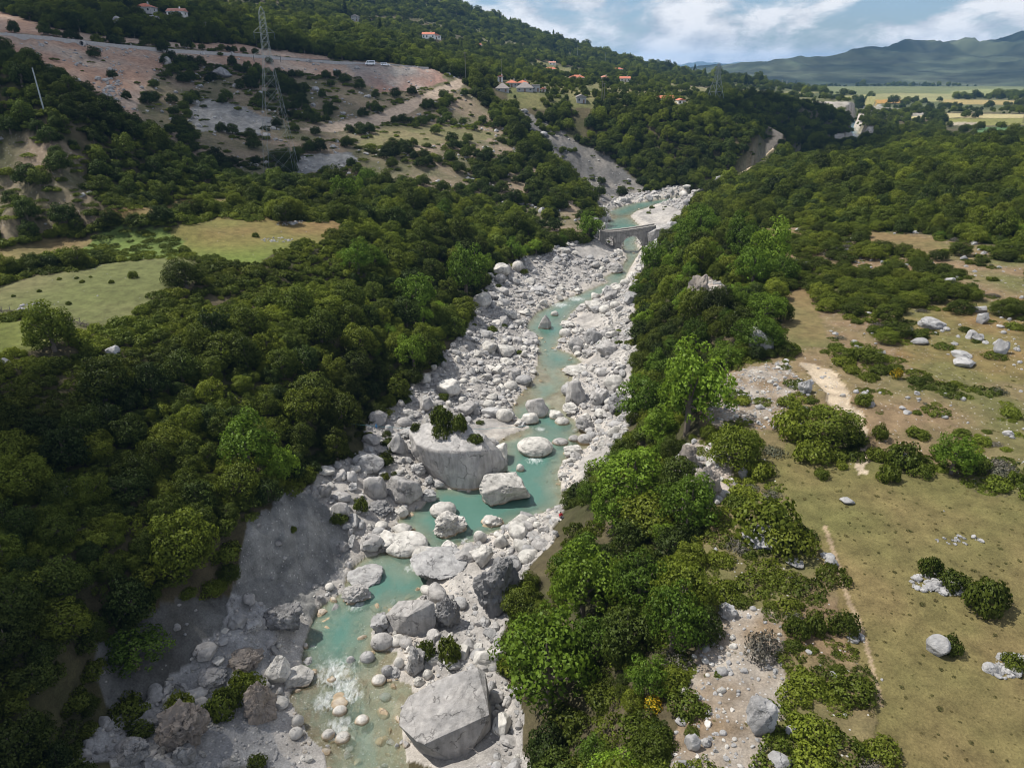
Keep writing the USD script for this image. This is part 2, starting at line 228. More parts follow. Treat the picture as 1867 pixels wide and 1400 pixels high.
paint(any_('C1', 'C2'), (0.36, 0.30, 0.25), 0.4, c2=(0.27, 0.25, 0.235), s=3.0)
paint(isG, (0.37, 0.345, 0.315), 0.6, c2=(0.27, 0.255, 0.24), s=8.0)
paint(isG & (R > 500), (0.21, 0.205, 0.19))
bl = isG & (X < -14) & (Y < 75); paint(bl, (0.33, 0.325, 0.32), 0.6, c2=(0.25, 0.245, 0.24), s=6.0)
paint(W_IN & near, (0.21, 0.195, 0.14), 0.9, c2=(0.29, 0.275, 0.225), s=2.0)
beach = isG & (WD < 3.0) & ~W_IN; COL[beach] = COL[beach] * 0.6 + np.array((0.50, 0.45, 0.39)) * 0.4; STONE[beach] = 0.25
# fields of the far plain (outlines on the ground)
def field(c, *px):
    m = (R > 480) & (R < 3300) & shapely.contains_xy(Polygon(px).buffer(0), U, V) & (DEP > 1); COL[m] = np.array(c) * (0.9 + 0.4 * fb2(X[m], Y[m], 40.0, 3, 4)[:, None])
    return m
FIELDS = np.zeros(X.shape, bool)
for c, px in [((.135,.15,.06), [(1500,158),(1867,158),(1867,176),(1500,172)]), ((.21,.22,.085), [(1735,166),(1800,163),(1830,166),(1825,178),(1735,178)]),
              ((.24,.23,.10), [(1500,176),(1640,170),(1740,172),(1735,186),(1600,184)]), ((.36,.21,.06), [(1594,182),(1645,182),(1652,188),(1600,189)]), ((.28,.22,.09), [(1720,182),(1867,184),(1867,192),(1720,190)]),
              ((.36,.31,.16), [(1655,208),(1700,206),(1867,209),(1867,216),(1740,215),(1660,217)]), ((.17,.17,.055), [(1715,217),(1867,216),(1867,228),(1760,230),(1710,223)]),
              ((.085,.15,.060), [(1780,232),(1867,231),(1867,244),(1780,244)]), ((.19,.165,.055), [(1660,268),(1735,248),(1867,246),(1867,251),(1745,262),(1700,268)]), ((.30,.26,.19), [(1722,224),(1780,223),(1790,229),(1740,229)]),
              ((.35,.30,.19), [(1245,155),(1300,163),(1400,166),(1390,170),(1330,168),(1270,164),(1240,160)]), ((.2,.19,.09), [(1290,164),(1500,168),(1470,173),(1330,172)]),
              ((.40,.31,.21), [(1044,163),(1090,153),(1100,158),(1088,165),(1050,166)]), ((.25,.23,.09), [(1065,166),(1110,162),(1130,167),(1070,172)]), ((.15,.19,.05), [(1240,199),(1268,196),(1275,203),(1245,206)])]:
    FIELDS |= field(c, *px)
cliff = (R > 860) & (R < 1100) & shapely.contains_xy(Polygon([(1482,186),(1520,186),(1560,186),(1600,184),(1640,190),(1700,199),(1700,209),(1630,216),(1560,222),(1535,215),(1500,204)]), U, V)
paint((R > 380) & (R < 900) & (U > 925) & (U < 1300) & (V < 198) & (V > 105), (0.085, 0.095, 0.035), 0.1, c2=(0.16, 0.145, 0.065), s=26.0)
paint(cliff, (0.40, 0.36, 0.32), 0.0, c2=(0.16, 0.15, 0.11), s=14.0)
# relief
NEARF = np.clip(R / 60, 0.6, 4.0)
Z = Z0.copy()
Z += np.where(any_('S1', 'S2', 'S3', 'RK', 'ST', 'ST2'), 1, 0.55) * (fb2(X, Y, 6.0, 4, 21) * 0.55 + fb2(X, Y, 22.0, 4, 22) * 1.6) * np.where(any_('MR', 'ML1', 'ML2', 'ML3', 'ML4', 'ML5', 'P1', 'P2', 'P3'), 0.25, 1.0) * np.clip((WD - 1) / 6, 0, 1)
gul = any_('T1', 'T2', 'T3', 'T4', 'E1', 'E3', 'C1', 'C2')
Z += gaussian_filter(gul.astype(float), 2) * (-np.abs(fb2(X + 0.3 * Y, Y * 0.35, 4.5, 4, 31)) * 4.5 + 0.8) * np.where(is_('T1'), 1.0, 1.0)
Z += gaussian_filter(is_('T1').astype(float), 2) * (np.sin((Z0 * 1.1 + X * 0.25 + fb2(X, Y, 6.0, 4, 33) * 9) * 2.4) * 0.26 + fb2(X, Y, 1.6, 4, 34) * 0.9)
Z += isG * ~W_IN * (np.clip(WD / 4, 0, 1) * (fb2(X, Y, 2.2, 4, 41) * 0.9 + fb2(X, Y, 7.0, 3, 42) * 1.6 + 0.25))
rid = lambda s, sd: 1 - np.abs(fb2(X, Y, s, 5, sd)) * 2 * 2.2
fm = np.clip((R - 700) / 900, 0, 1)
Z += fm * np.clip(Z0 - 26, 0, 160) / 160 * (rid(420.0, 51) - 0.5) * 75 * np.clip((R - 700) / 3500, 0.10, 1)
Z += np.clip((R - 9000) / 2000, 0, 1) * np.clip(Z0 - 40, 0, 200) * (rid(1600.0, 52) - 0.6) * 0.5
DEPTH = np.clip(WD * 0.30, 0, 1.7) * (0.85 + 1.1 * fb2(X, Y, 9.0, 3, 61)) + 0.04
Z = np.where(W_IN & near, -DEPTH, np.where(isG & near, np.maximum(Z, 0.05 + 0.05 * np.minimum(WD, 3)), Z))
PTS = np.stack([X, Y, Z], -1)
zgrid = RegularGridInterpolator((TH, RL), Z, bounds_error=False, fill_value=None)
def ground(x, y):
    x, y = np.asarray(x, float), np.asarray(y, float)
    return zgrid(np.stack([np.arctan2(x, y), np.log(np.maximum(np.hypot(x, y), 17.1))], -1)).reshape(x.shape)
_ts = np.exp(np.linspace(math.log(20), math.log(9000), 2200))
def hit(u, v):
    """where a sight line meets the ground"""
    r = ray(u, v); h = math.hypot(r[0], r[1]); p = r[None] / h * _ts[:, None]; p[:, 2] += CZ
    g = ground(p[:, 0], p[:, 1]); k = np.argmax(p[:, 2] < np.maximum(g, 0)); k = max(k, 1)
    a, b = p[k - 1, 2] - max(g[k - 1], 0), p[k, 2] - max(g[k], 0); t = a / (a - b) if a != b else 0
    q = p[k - 1] * (1 - t) + p[k] * t
    return np.array([q[0], q[1], float(ground(q[0], q[1]))])
def cover_at(x, y):
    i = np.clip(np.rint((np.arctan2(x, y) - TH[0]) / (TH[1] - TH[0])).astype(int), 0, NT - 1); j = np.clip(np.rint((np.log(np.maximum(np.hypot(x, y), 17.1)) - RL[0]) / (RL[1] - RL[0])).astype(int), 0, NR - 1)
    return i, j

# ---------------------------------------------------------------- writing objects
COUNT = {}
def numbered(name):
    n = COUNT.get(name, 0); COUNT[name] = n + 1
    return name if n == 0 else f'{name}_{n:03d}'
def tag(prim, label=None, cat=None, group=None, kind=None):
    for k, v in (('label', label), ('category', cat), ('group', group), ('kind', kind)):
        if v: prim.SetCustomDataByKey(k, v)
    return prim
def obj(name, mesh, mat, parent=None, smooth=False):
    if parent is None: path = '/World/' + numbered(name)
    else:
        key = str(parent.GetPath()) + '/' + name; path = str(parent.GetPath()) + '/' + numbered(key).rpartition('/')[2]
    return usdkit.mesh(stage, path, mesh, mat, smooth=smooth).GetPrim()
def thing(name, loc, rz=0.0, scale=None, rx=0.0):
    x = UsdGeom.Xform.Define(stage, '/World/' + numbered(name))
    x.AddTranslateOp().Set(Gf.Vec3d(*map(float, loc)))
    if rz: x.AddRotateZOp().Set(float(math.degrees(rz)))
    if rx: x.AddRotateXOp().Set(float(math.degrees(rx)))
    if scale is not None: x.AddScaleOp().Set(Gf.Vec3f(*map(float, scale)))
    return x.GetPrim()
def M(name, nodes, links, surface): return usdkit.material(stage, '/World/Looks/' + name, nodes, links, surface=surface)
def plain(name, c, rough=0.7, metal=0.0, var=0.12, sc=6.0):
    return M(name, {'g': ('geometry', {}), 'n': ('noise_texture', {'scale': sc, 'detail': 4.0}), 'm': ('map_range', {'from_min': 0.3, 'from_max': 0.7, 'to_min': 1 - var, 'to_max': 1 + var}),
                    'c': ('vector_math', {'math_type': 'scale', 'vector1': c}), 'p': ('principled_bsdf', {'roughness': rough, 'metallic': metal})},
             [('g.position', 'n.vector'), ('n.fac', 'm.value'), ('m.result', 'c.scale'), ('c.vector', 'p.base_color')], 'p.BSDF')
# ground material: the cover's own colour (mesh attribute), broken up by noise at several sizes, strewn with small pale stones
groundm = M('ground', {
    'a': ('attribute', {'attribute': 'cover'}), 'st': ('attribute', {'attribute': 'stones'}), 'g': ('geometry', {}),
    'n1': ('noise_texture', {'scale': 0.55, 'detail': 8.0, 'roughness': 0.68}), 'n2': ('noise_texture', {'scale': 5.5, 'detail': 5.0, 'roughness': 0.7}),
    'r1': ('map_range', {'from_min': 0.30, 'from_max': 0.70, 'to_min': 0.62, 'to_max': 1.36}), 'r2': ('map_range', {'from_min': 0.30, 'from_max': 0.70, 'to_min': 0.72, 'to_max': 1.28}),
    'mu': ('math', {'math_type': 'multiply'}), 'c': ('vector_math', {'math_type': 'scale'}),
    'vo': ('voronoi_texture', {'scale': 3.3, 'randomness': 1.0}), 'vn': ('noise_texture', {'scale': 0.35, 'detail': 4.0, 'roughness': 0.65}),
    'sep': ('separate_color', {}), 'k1': ('math', {'math_type': 'multiply'}), 'k2': ('math', {'math_type': 'multiply_add', 'value2': 0.62, 'value3': -0.06}), 'less': ('math', {'math_type': 'less_than'}),
    'vd': ('math', {'math_type': 'less_than', 'value2': 0.30}), 'both': ('math', {'math_type': 'multiply'}),
    'sc': ('mix_color', {'a': (0.30, 0.285, 0.27), 'b': (0.52, 0.50, 0.47)}), 'mix': ('mix_color', {}),
    'hs': ('math', {'math_type': 'multiply_add', 'value2': 0.5}), 'bp': ('bump', {'strength': 0.75, 'distance': 0.22}),
    'p': ('principled_bsdf', {'roughness': 0.95, 'specular_ior_level': 0.15})},
    [('g.position', 'n1.vector'), ('g.position', 'n2.vector'), ('g.position', 'vo.vector'), ('g.position', 'vn.vector'), ('n1.fac', 'r1.value'), ('n2.fac', 'r2.value'), ('r1.result', 'mu.value1'), ('r2.result', 'mu.value2'),
     ('a.color', 'c.vector1'), ('mu.value', 'c.scale'), ('vo.color', 'sep.color'), ('st.fac', 'k1.value1'), ('vn.fac', 'k1.value2'), ('k1.value', 'k2.value1'), ('sep.r', 'less.value1'), ('k2.value', 'less.value2'),
     ('vo.distance', 'vd.value1'), ('vd.value', 'both.value1'), ('less.value', 'both.value2'), ('sep.g', 'sc.fac'), ('both.value', 'mix.fac'), ('c.vector', 'mix.a'), ('sc.result', 'mix.b'),
     ('both.value', 'hs.value1'), ('n2.fac', 'hs.value3'), ('hs.value', 'bp.height'), ('bp.normal', 'p.normal'), ('mix.result', 'p.base_color')], 'p.BSDF')
II, JJ = np.meshgrid(np.arange(NT - 1), np.arange(NR - 1), indexing='ij')
q00 = II * NR + JJ
FACES = np.stack([q00, q00 + NR, q00 + NR + 1, q00 + 1], -1)            # wound so that the face looks up (x grows with i, y with j)
flat = PTS.reshape(-1, 3)
nrm = np.zeros_like(flat); _f = FACES.reshape(-1, 4)
_n = np.cross(flat[_f[:, 1]] - flat[_f[:, 0]], flat[_f[:, 3]] - flat[_f[:, 0]]); _n /= np.maximum(np.linalg.norm(_n, axis=1, keepdims=True), 1e-9)
for k in range(4): np.add.at(nrm, _f[:, k], _n)
nrm /= np.maximum(np.linalg.norm(nrm, axis=1, keepdims=True), 1e-9)
cf, sf = COL.reshape(-1, 3), STONE.reshape(-1)
def sheet(name, faces, label):
    idx, inv = np.unique(faces.ravel(), return_inverse=True)
    m = UsdGeom.Mesh.Define(stage, '/World/' + numbered(name))
    m.CreatePointsAttr(Vt.Vec3fArray.FromNumpy(flat[idx].astype(np.float32))); m.CreateFaceVertexCountsAttr(Vt.IntArray.FromNumpy(np.full(len(faces), 4, np.int32)))
    m.CreateFaceVertexIndicesAttr(Vt.IntArray.FromNumpy(inv.astype(np.int32).ravel())); m.CreateSubdivisionSchemeAttr('none')
    m.CreateNormalsAttr(Vt.Vec3fArray.FromNumpy(nrm[idx].astype(np.float32))); m.SetNormalsInterpolation('vertex')
    pv = UsdGeom.PrimvarsAPI(m)
    pv.CreatePrimvar('cover', Sdf.ValueTypeNames.Color3fArray, 'vertex').Set(Vt.Vec3fArray.FromNumpy(cf[idx].astype(np.float32)))
    pv.CreatePrimvar('stones', Sdf.ValueTypeNames.FloatArray, 'vertex').Set(Vt.FloatArray.FromNumpy(sf[idx].astype(np.float32)))
    UsdShade.MaterialBindingAPI.Apply(m.GetPrim()).Bind(groundm)
    tag(m.GetPrim(), label, {'riverbed': 'riverbed', 'meadow': 'meadow', 'field': 'field', 'path': 'path', 'embankment': 'embankment', 'plain': 'plain', 'mountains': 'mountain', 'hillside': 'hillside', 'ground': 'ground'}[name.partition('_')[0]], kind='structure')
def cell(a): return a[:-1, :-1]
KIND = np.zeros((NT - 1, NR - 1), np.int8)
KIND[cell(R > 640)] = 1; KIND[cell((R > 2500) & (Z0 > 40))] = 2; KIND[cell((U < 1150) & (Y > 230) & (R <= 2500) & ~isG & (Z0 > 12))] = 8
KIND[cell(isG)] = 3; KIND[cell(any_('MR', 'MR2', 'MR3', 'MR4'))] = 4; KIND[cell(any_('ML1', 'ML2', 'ML3', 'ML4', 'ML5'))] = 5
KIND[cell(any_('P2', 'P3'))] = 6; KIND[cell(any_('P1', 'TR'))] = 9; KIND[cell(any_('E1', 'E2', 'E3', 'E4'))] = 7
for k, name, label in [(0, 'ground', 'brown stony ground under the bushes on both banks'), (1, 'plain', 'wide pale valley floor with fields beyond the gorge'), (2, 'mountains', 'hazy blue mountains along the horizon'), (3, 'riverbed', 'white limestone gravel bed of the river'),
                       (4, 'meadow', 'dry brown and green grazed meadow on the right plateau'), (5, 'meadow', 'yellow green terraced meadows above the left bank'), (6, 'path', 'pale stony footpath crossing the right plateau'),
                       (7, 'embankment', 'bare pinkish earth embankment below the new road'), (8, 'hillside', 'stony hillside and wooded mountain flank on the left'), (9, 'path', 'pale dirt tracks on the spurs across the river')]:
    fs = FACES[KIND == k]
    if len(fs): sheet(name, fs, label)

# ---------------------------------------------------------------- the river
def water_mesh():
    m = cell(near) & (gaussian_filter(W_IN.astype(float), 1.0)[:-1, :-1] > 0.02)
    fs = FACES[m]; idx, inv = np.unique(fs.ravel(), return_inverse=True)
    return idx, inv.reshape(-1, 4)
idx, wf = water_mesh()
wx, wy = flat[idx, 0], flat[idx, 1]
foam = np.zeros(len(idx))
FOAM = [(610,1225,5,2.5),(625,1250,4,2),(590,1280,3,1.5),(640,1265,3,2),(615,1325,3,1.5),(800,1002,2.0,1.2),(748,1035,2.0,1.2),(650,1103,2.2,.7),(975,838,3.5,.6),(985,782,2.2,1.2),(1020,556,6,3),(1050,545,6,3),(1110,528,5,2),(850,985,1.5,1)]
for u, v, rx, ry in FOAM:
    c = P(u, v, 0); foam = np.maximum(foam, np.exp(-((wx - c[0]) ** 2 + (wy - c[1]) ** 2) / (rx * 0.8) ** 2))
foam = np.where(np.hypot(wx, wy) > 500, 0.55, foam)
deep = np.clip(WD.reshape(-1)[idx] * 0.30, 0, 1.5) * W_IN.reshape(-1)[idx] * (0.8 + 1.0 * fb2(wx, wy, 8.0, 3, 61))
deep = np.where(np.hypot(wx, wy) < 62, deep * 0.34, deep * 0.8)
for u, v, r_, k in [(840,930,5,1.0),(950,900,4,.6),(960,850,4,.5),(1000,690,4,-.5),(1000,730,5,-.6),(965,770,3,.5),(1150,415,5,1.0),(1125,395,6,-.5),(610,1150,4,.35),(760,1060,3,.6),(1010,600,4,.6),(930,790,3,-.4),(1060,800,4,-.4)]:
    c = P(u, v, 0); deep = deep + k * np.exp(-((wx - c[0]) ** 2 + (wy - c[1]) ** 2) / r_ ** 2)
wp = np.stack([wx, wy, np.zeros(len(idx))], -1)
wp[:, 2] = fb2(wx, wy, 0.9, 3, 71) * 0.05 + foam * fb2(wx, wy, 0.5, 3, 72) * 0.35
waterm = M('river_water', {
    'd': ('attribute', {'attribute': 'deep'}), 'f': ('attribute', {'attribute': 'foam'}), 'g': ('geometry', {}),
    'ramp': ('rgb_ramp', {'ramp': [(0.0, (0.25, 0.18, 0.085)), (0.09, (0.20, 0.215, 0.13)), (0.30, (0.165, 0.235, 0.18)), (1.0, (0.085, 0.185, 0.150))]}),
    'op': ('rgb_ramp', {'ramp': [(0.0, (0.2,) * 3), (0.3, (0.42,) * 3), (1.0, (0.80,) * 3)]}),
    'dm': ('mapping', {'scale': (1.0, 0.55, 1.0), 'rotation': (0.0, 0.0, 0.3)}), 'dn': ('noise_texture', {'scale': 0.9, 'detail': 7.0, 'roughness': 0.68, 'distortion': 0.8}), 'da': ('math', {'math_type': 'multiply_add', 'value2': 0.75}), 'db': ('math', {'math_type': 'subtract', 'value2': 0.40, 'use_clamp': True}), 'n': ('noise_texture', {'scale': 2.2, 'detail': 6.0, 'roughness': 0.65, 'distortion': 0.8}), 'bp': ('bump', {'strength': 0.6, 'distance': 0.14}),
    'fmap': ('mapping', {'scale': (1.3, 0.75, 1.0), 'rotation': (0.0, 0.0, 0.25)}), 'fn': ('noise_texture', {'scale': 1.5, 'detail': 8.0, 'roughness': 0.70, 'distortion': 0.5}), 'fm': ('math', {'math_type': 'multiply'}), 'fr': ('map_range', {'from_min': 0.36, 'from_max': 0.66, 'to_min': 0.0, 'to_max': 0.7, 'clamp': True}),
    't': ('transparent_bsdf', {'color': (0.93, 0.97, 0.95)}), 'df': ('diffuse_bsdf', {}), 'm1': ('mix_closure', {}), 'gl': ('glossy_bsdf', {'roughness': 0.12, 'color': (0.9, 0.9, 0.9)}), 'fre': ('fresnel', {'IOR': 1.33}), 'm2': ('mix_closure', {}),
    'w': ('diffuse_bsdf', {'color': (0.72, 0.74, 0.74)}), 'm3': ('mix_closure', {})},
    [('g.position', 'n.vector'), ('g.position', 'fmap.vector'), ('fmap.vector', 'fn.vector'), ('n.fac', 'bp.height'), ('bp.normal', 'gl.normal'), ('g.position', 'dm.vector'), ('dm.vector', 'dn.vector'), ('dn.fac', 'da.value1'), ('d.fac', 'da.value3'), ('da.value', 'db.value1'), ('db.value', 'ramp.fac'), ('db.value', 'op.fac'), ('ramp.color', 'df.color'), ('t.BSDF', 'm1.closure1'), ('df.BSDF', 'm1.closure2'), ('op.color', 'm1.fac'),
     ('m1.closure', 'm2.closure1'), ('gl.BSDF', 'm2.closure2'), ('fre.fac', 'm2.fac'), ('f.fac', 'fm.value1'), ('fn.fac', 'fm.value2'), ('fm.value', 'fr.value'), ('fr.result', 'm3.fac'), ('m2.closure', 'm3.closure1'), ('w.BSDF', 'm3.closure2')], 'm3.closure')
wm = UsdGeom.Mesh.Define(stage, '/World/river')
wm.CreatePointsAttr(Vt.Vec3fArray.FromNumpy(wp.astype(np.float32))); wm.CreateFaceVertexCountsAttr(Vt.IntArray.FromNumpy(np.full(len(wf), 4, np.int32))); wm.CreateFaceVertexIndicesAttr(Vt.IntArray.FromNumpy(wf.astype(np.int32).ravel())); wm.CreateSubdivisionSchemeAttr('none')
for n_, a_ in (('deep', deep), ('foam', foam)): UsdGeom.PrimvarsAPI(wm).CreatePrimvar(n_, Sdf.ValueTypeNames.FloatArray, 'vertex').Set(Vt.FloatArray.FromNumpy(a_.astype(np.float32)))
UsdShade.MaterialBindingAPI.Apply(wm.GetPrim()).Bind(waterm)
tag(wm.GetPrim(), 'clear turquoise river winding through the white boulders', 'river', kind='structure')

# ---------------------------------------------------------------- plants: builders
def quads_to_mesh(c, a, b):
    """leaf faces: centres c, half axes a and b"""
    n = len(c)
    v = np.concatenate([c - a - b * 0.55, c + a - b * 0.55, c + a * 0.55 + b, c - a * 0.55 + b]).reshape(4, n, 3).transpose(1, 0, 2).reshape(-1, 3)
    return v, np.arange(4 * n).reshape(-1, 4)
def tube(pts_, rad, sides=7):
    pts_ = np.asarray(pts_, float); V_, F_ = [], []
    for i, (p, r) in enumerate(zip(pts_, rad)):
        d = pts_[min(i + 1, len(pts_) - 1)] - pts_[max(i - 1, 0)]; d /= np.linalg.norm(d) + 1e-9
        s = np.cross(d, [0.3, 1, 0.1]); s /= np.linalg.norm(s); t = np.cross(d, s); a = np.arange(sides) / sides * 2 * np.pi
        V_.append(p + r * (np.cos(a)[:, None] * s + np.sin(a)[:, None] * t))
    for i in range(len(pts_) - 1):
        for k in range(sides):
            a, b = i * sides + k, i * sides + (k + 1) % sides; F_.append([a, b, b + sides, a + sides])
    return np.vstack(V_), np.array(F_)
def join(parts):
    v, f, n = [], [], 0
    for a, b in parts:
        b = np.asarray(b)
        if b.shape[1] == 4: b = np.vstack([b[:, [0, 1, 2]], b[:, [0, 2, 3]]])
        v.append(a); f.append(b + n); n += len(a)
    return np.vstack(v), np.vstack(f)
def sphere_pts(rs, n): d = rs.normal(size=(n, 3)); return d / np.linalg.norm(d, axis=1, keepdims=True)
def crown(rs, lobes, per, leaf, up=0.0):
    """lobes: (x, y, z, r). returns vertices, quads, normals"""
    C, Nn, S = [], [], []
    ctr = lobes[:, :3].mean(0)
    for L in lobes:
        d = sphere_pts(rs, int(per * (L[3] / lobes[:, 3].mean()) ** 2)); d = d[d[:, 2] > -0.55]
        rr = L[3] * (0.72 + 0.34 * rs.rand(len(d)) ** 0.7)
        C.append(L[:3] + d * rr[:, None] * [1, 1, 0.85]); o = L[:3] - ctr; o = o / (np.linalg.norm(o) + 1e-6)
        Nn.append(d * 0.75 + o * 0.35 + [0, 0, up])
    C, Nn = np.vstack(C), np.vstack(Nn)
    d = sphere_pts(rs, len(C)); e = sphere_pts(rs, len(C)); N2 = Nn + 0.45 * rs.normal(size=Nn.shape); N2 /= np.linalg.norm(N2, axis=1, keepdims=True)
    a = np.cross(N2, d); a /= np.linalg.norm(a, axis=1, keepdims=True) + 1e-9; b = np.cross(N2, a)
    sz = leaf * (0.55 + 0.8 * rs.rand(len(C)))[:, None]
    v, f = quads_to_mesh(C, a * sz, b * sz)
    Nv = Nn + 0.5 * rs.normal(size=Nn.shape); Nv /= np.linalg.norm(Nv, axis=1, keepdims=True)
    return v, f, np.repeat(Nv, 4, axis=0)
def dome_lobes(rs, n, R_, H_, z0, lr, flat_=0.0):
    g = np.pi * (3 - math.sqrt(5)); k = np.arange(n) + 0.5
    zz = 1 - k / n * (1.15 - flat_); th = g * k + rs.rand() * 6
    r = np.sqrt(np.clip(1 - zz ** 2, 0, 1)); j = 1 + 0.42 * (rs.rand(n) - 0.55); stretch = 1 + 0.24 * np.cos(th - rs.rand() * 6) + 0.12 * np.cos(2 * th - rs.rand() * 6)
    L = np.stack([np.cos(th) * r * (R_ - lr * 0.7) * j * stretch, np.sin(th) * r * (R_ - lr * 0.7) * j, z0 + (zz * 0.5 + 0.42) * (H_ - lr) * j, lr * (0.5 + 1.0 * rs.rand(n) ** 1.5)], -1)
    return L
def leafmat(name, c1, c2, c3, trans=0.28, rough=0.55):
    return M(name, {'oi': ('object_info', {}), 'g': ('geometry', {}), 'mr': ('map_range', {'from_min': 0, 'from_max': 1, 'to_min': -0.28, 'to_max': 0.28}), 'ad': ('math', {'math_type': 'add', 'use_clamp': True}),
                    'ramp': ('rgb_ramp', {'ramp': [(0.0, c1), (0.5, c2), (1.0, c3)]}), 'n': ('noise_texture', {'scale': 0.045, 'detail': 2.0}), 'nm': ('map_range', {'from_min': 0.35, 'from_max': 0.65, 'to_min': 0.66, 'to_max': 1.34}), 's': ('vector_math', {'math_type': 'scale'}),
                    'd': ('diffuse_bsdf', {}), 't': ('translucent_bsdf', {}), 'm': ('mix_closure', {'fac': trans}), 'gl': ('glossy_bsdf', {'roughness': rough, 'color': (0.9, 0.95, 1.0)}), 'm2': ('mix_closure', {'fac': 0.012})},
             [('g.random_per_island', 'mr.value'), ('oi.random', 'ad.value1'), ('mr.result', 'ad.value2'), ('ad.value', 'ramp.fac'), ('g.position', 'n.vector'), ('n.fac', 'nm.value'), ('ramp.color', 's.vector1'), ('nm.result', 's.scale'),
              ('s.vector', 'd.color'), ('s.vector', 't.color'), ('d.BSDF', 'm.closure1'), ('t.BSDF', 'm.closure2'), ('m.closure', 'm2.closure1'), ('gl.BSDF', 'm2.closure2')], 'm2.closure')
LM = {'oak': leafmat('oak_leaves', (0.064, 0.086, 0.009), (0.124, 0.156, 0.015), (0.215, 0.240, 0.024), 0.38),
      'plane': leafmat('plane_leaves', (0.090, 0.150, 0.014), (0.150, 0.235, 0.020), (0.215, 0.310, 0.030), 0.4),
      'dark': leafmat('evergreen_leaves', (0.038, 0.058, 0.009), (0.074, 0.102, 0.014), (0.130, 0.156, 0.021), 0.32),
      'shrub': leafmat('shrub_leaves', (0.080, 0.106, 0.012), (0.135, 0.165, 0.017), (0.210, 0.235, 0.028), 0.36),
      'grey': leafmat('dry_twigs', (0.13, 0.12, 0.095), (0.105, 0.11, 0.07), (0.16, 0.145, 0.12), 0.2),
      'broom': leafmat('broom_flowers', (0.42, 0.27, 0.012), (0.55, 0.36, 0.015), (0.62, 0.43, 0.02), 0.2),
      'grass': leafmat('grass_blades', (0.15, 0.15, 0.05), (0.21, 0.18, 0.07), (0.28, 0.235, 0.10), 0.45)}
BARK = plain('bark', (0.13, 0.105, 0.08), 0.9)
PROTO = {}
def make_proto(key, seed, kind, leafm, n, R_, H_, z0, lr, per, leaf, trunk=True, extra=None, up=0.1, flat_=0.0):
    rs = RS(seed); L = dome_lobes(rs, n, R_, H_, z0, lr, flat_)
    if kind == 'plane': L[:, :3] += rs.normal(size=(n, 3)) * 0.35
    v, f, nv = crown(rs, L, per, leaf, up)
    root = stage.CreateClassPrim(f'/World/_{key}')
    m = usdkit.mesh(stage, f'/World/_{key}/crown', (v, f), leafm); m.CreateNormalsAttr(Vt.Vec3fArray.FromNumpy(nv.astype(np.float32))); m.SetNormalsInterpolation('vertex')
    if trunk:
        h = z0 + H_ * 0.75; r0 = 0.035 * H_ + 0.05; bend = rs.normal(size=2) * 0.2
        parts = [tube([[0, 0, -0.6], [bend[0] * .3, bend[1] * .3, h * 0.35], [bend[0], bend[1], h * 0.7], [bend[0] * 1.2, bend[1] * 1.2, h]], [r0 * 1.25, r0, r0 * 0.6, r0 * 0.15])]
        for l in L[::max(1, n // 7)][:8]:
            s = np.array([bend[0] * .6, bend[1] * .6, h * (0.35 + 0.2 * rs.rand())]); parts.append(tube([s, (s + l[:3]) / 2 + [0, 0, 0.15], l[:3]], [r0 * 0.45, r0 * 0.3, r0 * 0.08], 5))
        usdkit.mesh(stage, f'/World/_{key}/trunk', join(parts), BARK)
    if extra: extra(rs, key, L)
    PROTO[key] = dict(R=R_, H=H_ + z0)
def flowers(rs, key, L):
    v, f, nv = crown(rs, L + [0, 0, 0.12, 0.06], 40, 0.055, 0.2)
    m = usdkit.mesh(stage, f'/World/_{key}/flowers', (v, f), LM['broom']); m.CreateNormalsAttr(Vt.Vec3fArray.FromNumpy(nv.astype(np.float32))); m.SetNormalsInterpolation('vertex')
for k in range(5): make_proto(f'oak_{k}', 100 + k, 'oak', LM['oak'], 70 + 6 * k, 2.6, 4.0 + 0.35 * k, 0.05, 0.62, 105, 0.085, flat_=-0.25)
for k in range(3): make_proto(f'plane_{k}', 200 + k, 'plane', LM['plane'], 70, 3.2, 6.6, 0.7, 0.78, 85, 0.115)
for k in range(3): make_proto(f'dark_{k}', 300 + k, 'oak', LM['dark'], 64, 2.3, 4.2, 0.0, 0.58, 105, 0.085, flat_=-0.25)
for k in range(4): make_proto(f'shrub_{k}', 400 + k, 'shrub', LM['shrub'], 34 + 3 * k, 1.25, 1.5, -0.05, 0.34, 62, 0.07, trunk=False, flat_=-0.2)
for k in range(2): make_proto(f'low_{k}', 450 + k, 'shrub', LM['shrub'], 34, 1.5, 0.85, 0.0, 0.27, 50, 0.065, trunk=False)
for k in range(2): make_proto(f'tuft_{k}', 470 + k, 'shrub', LM['grass'], 9, 0.5, 0.42, 0.0, 0.16, 26, 0.05, trunk=False)
make_proto('grey_0', 500, 'shrub', LM['grey'], 22, 1.2, 1.2, 0.0, 0.4, 46, 0.06, trunk=False)
make_proto('broom_0', 510, 'shrub', LM['shrub'], 16, 0.9, 1.3, 0.0, 0.36, 34, 0.07, trunk=False, extra=flowers)
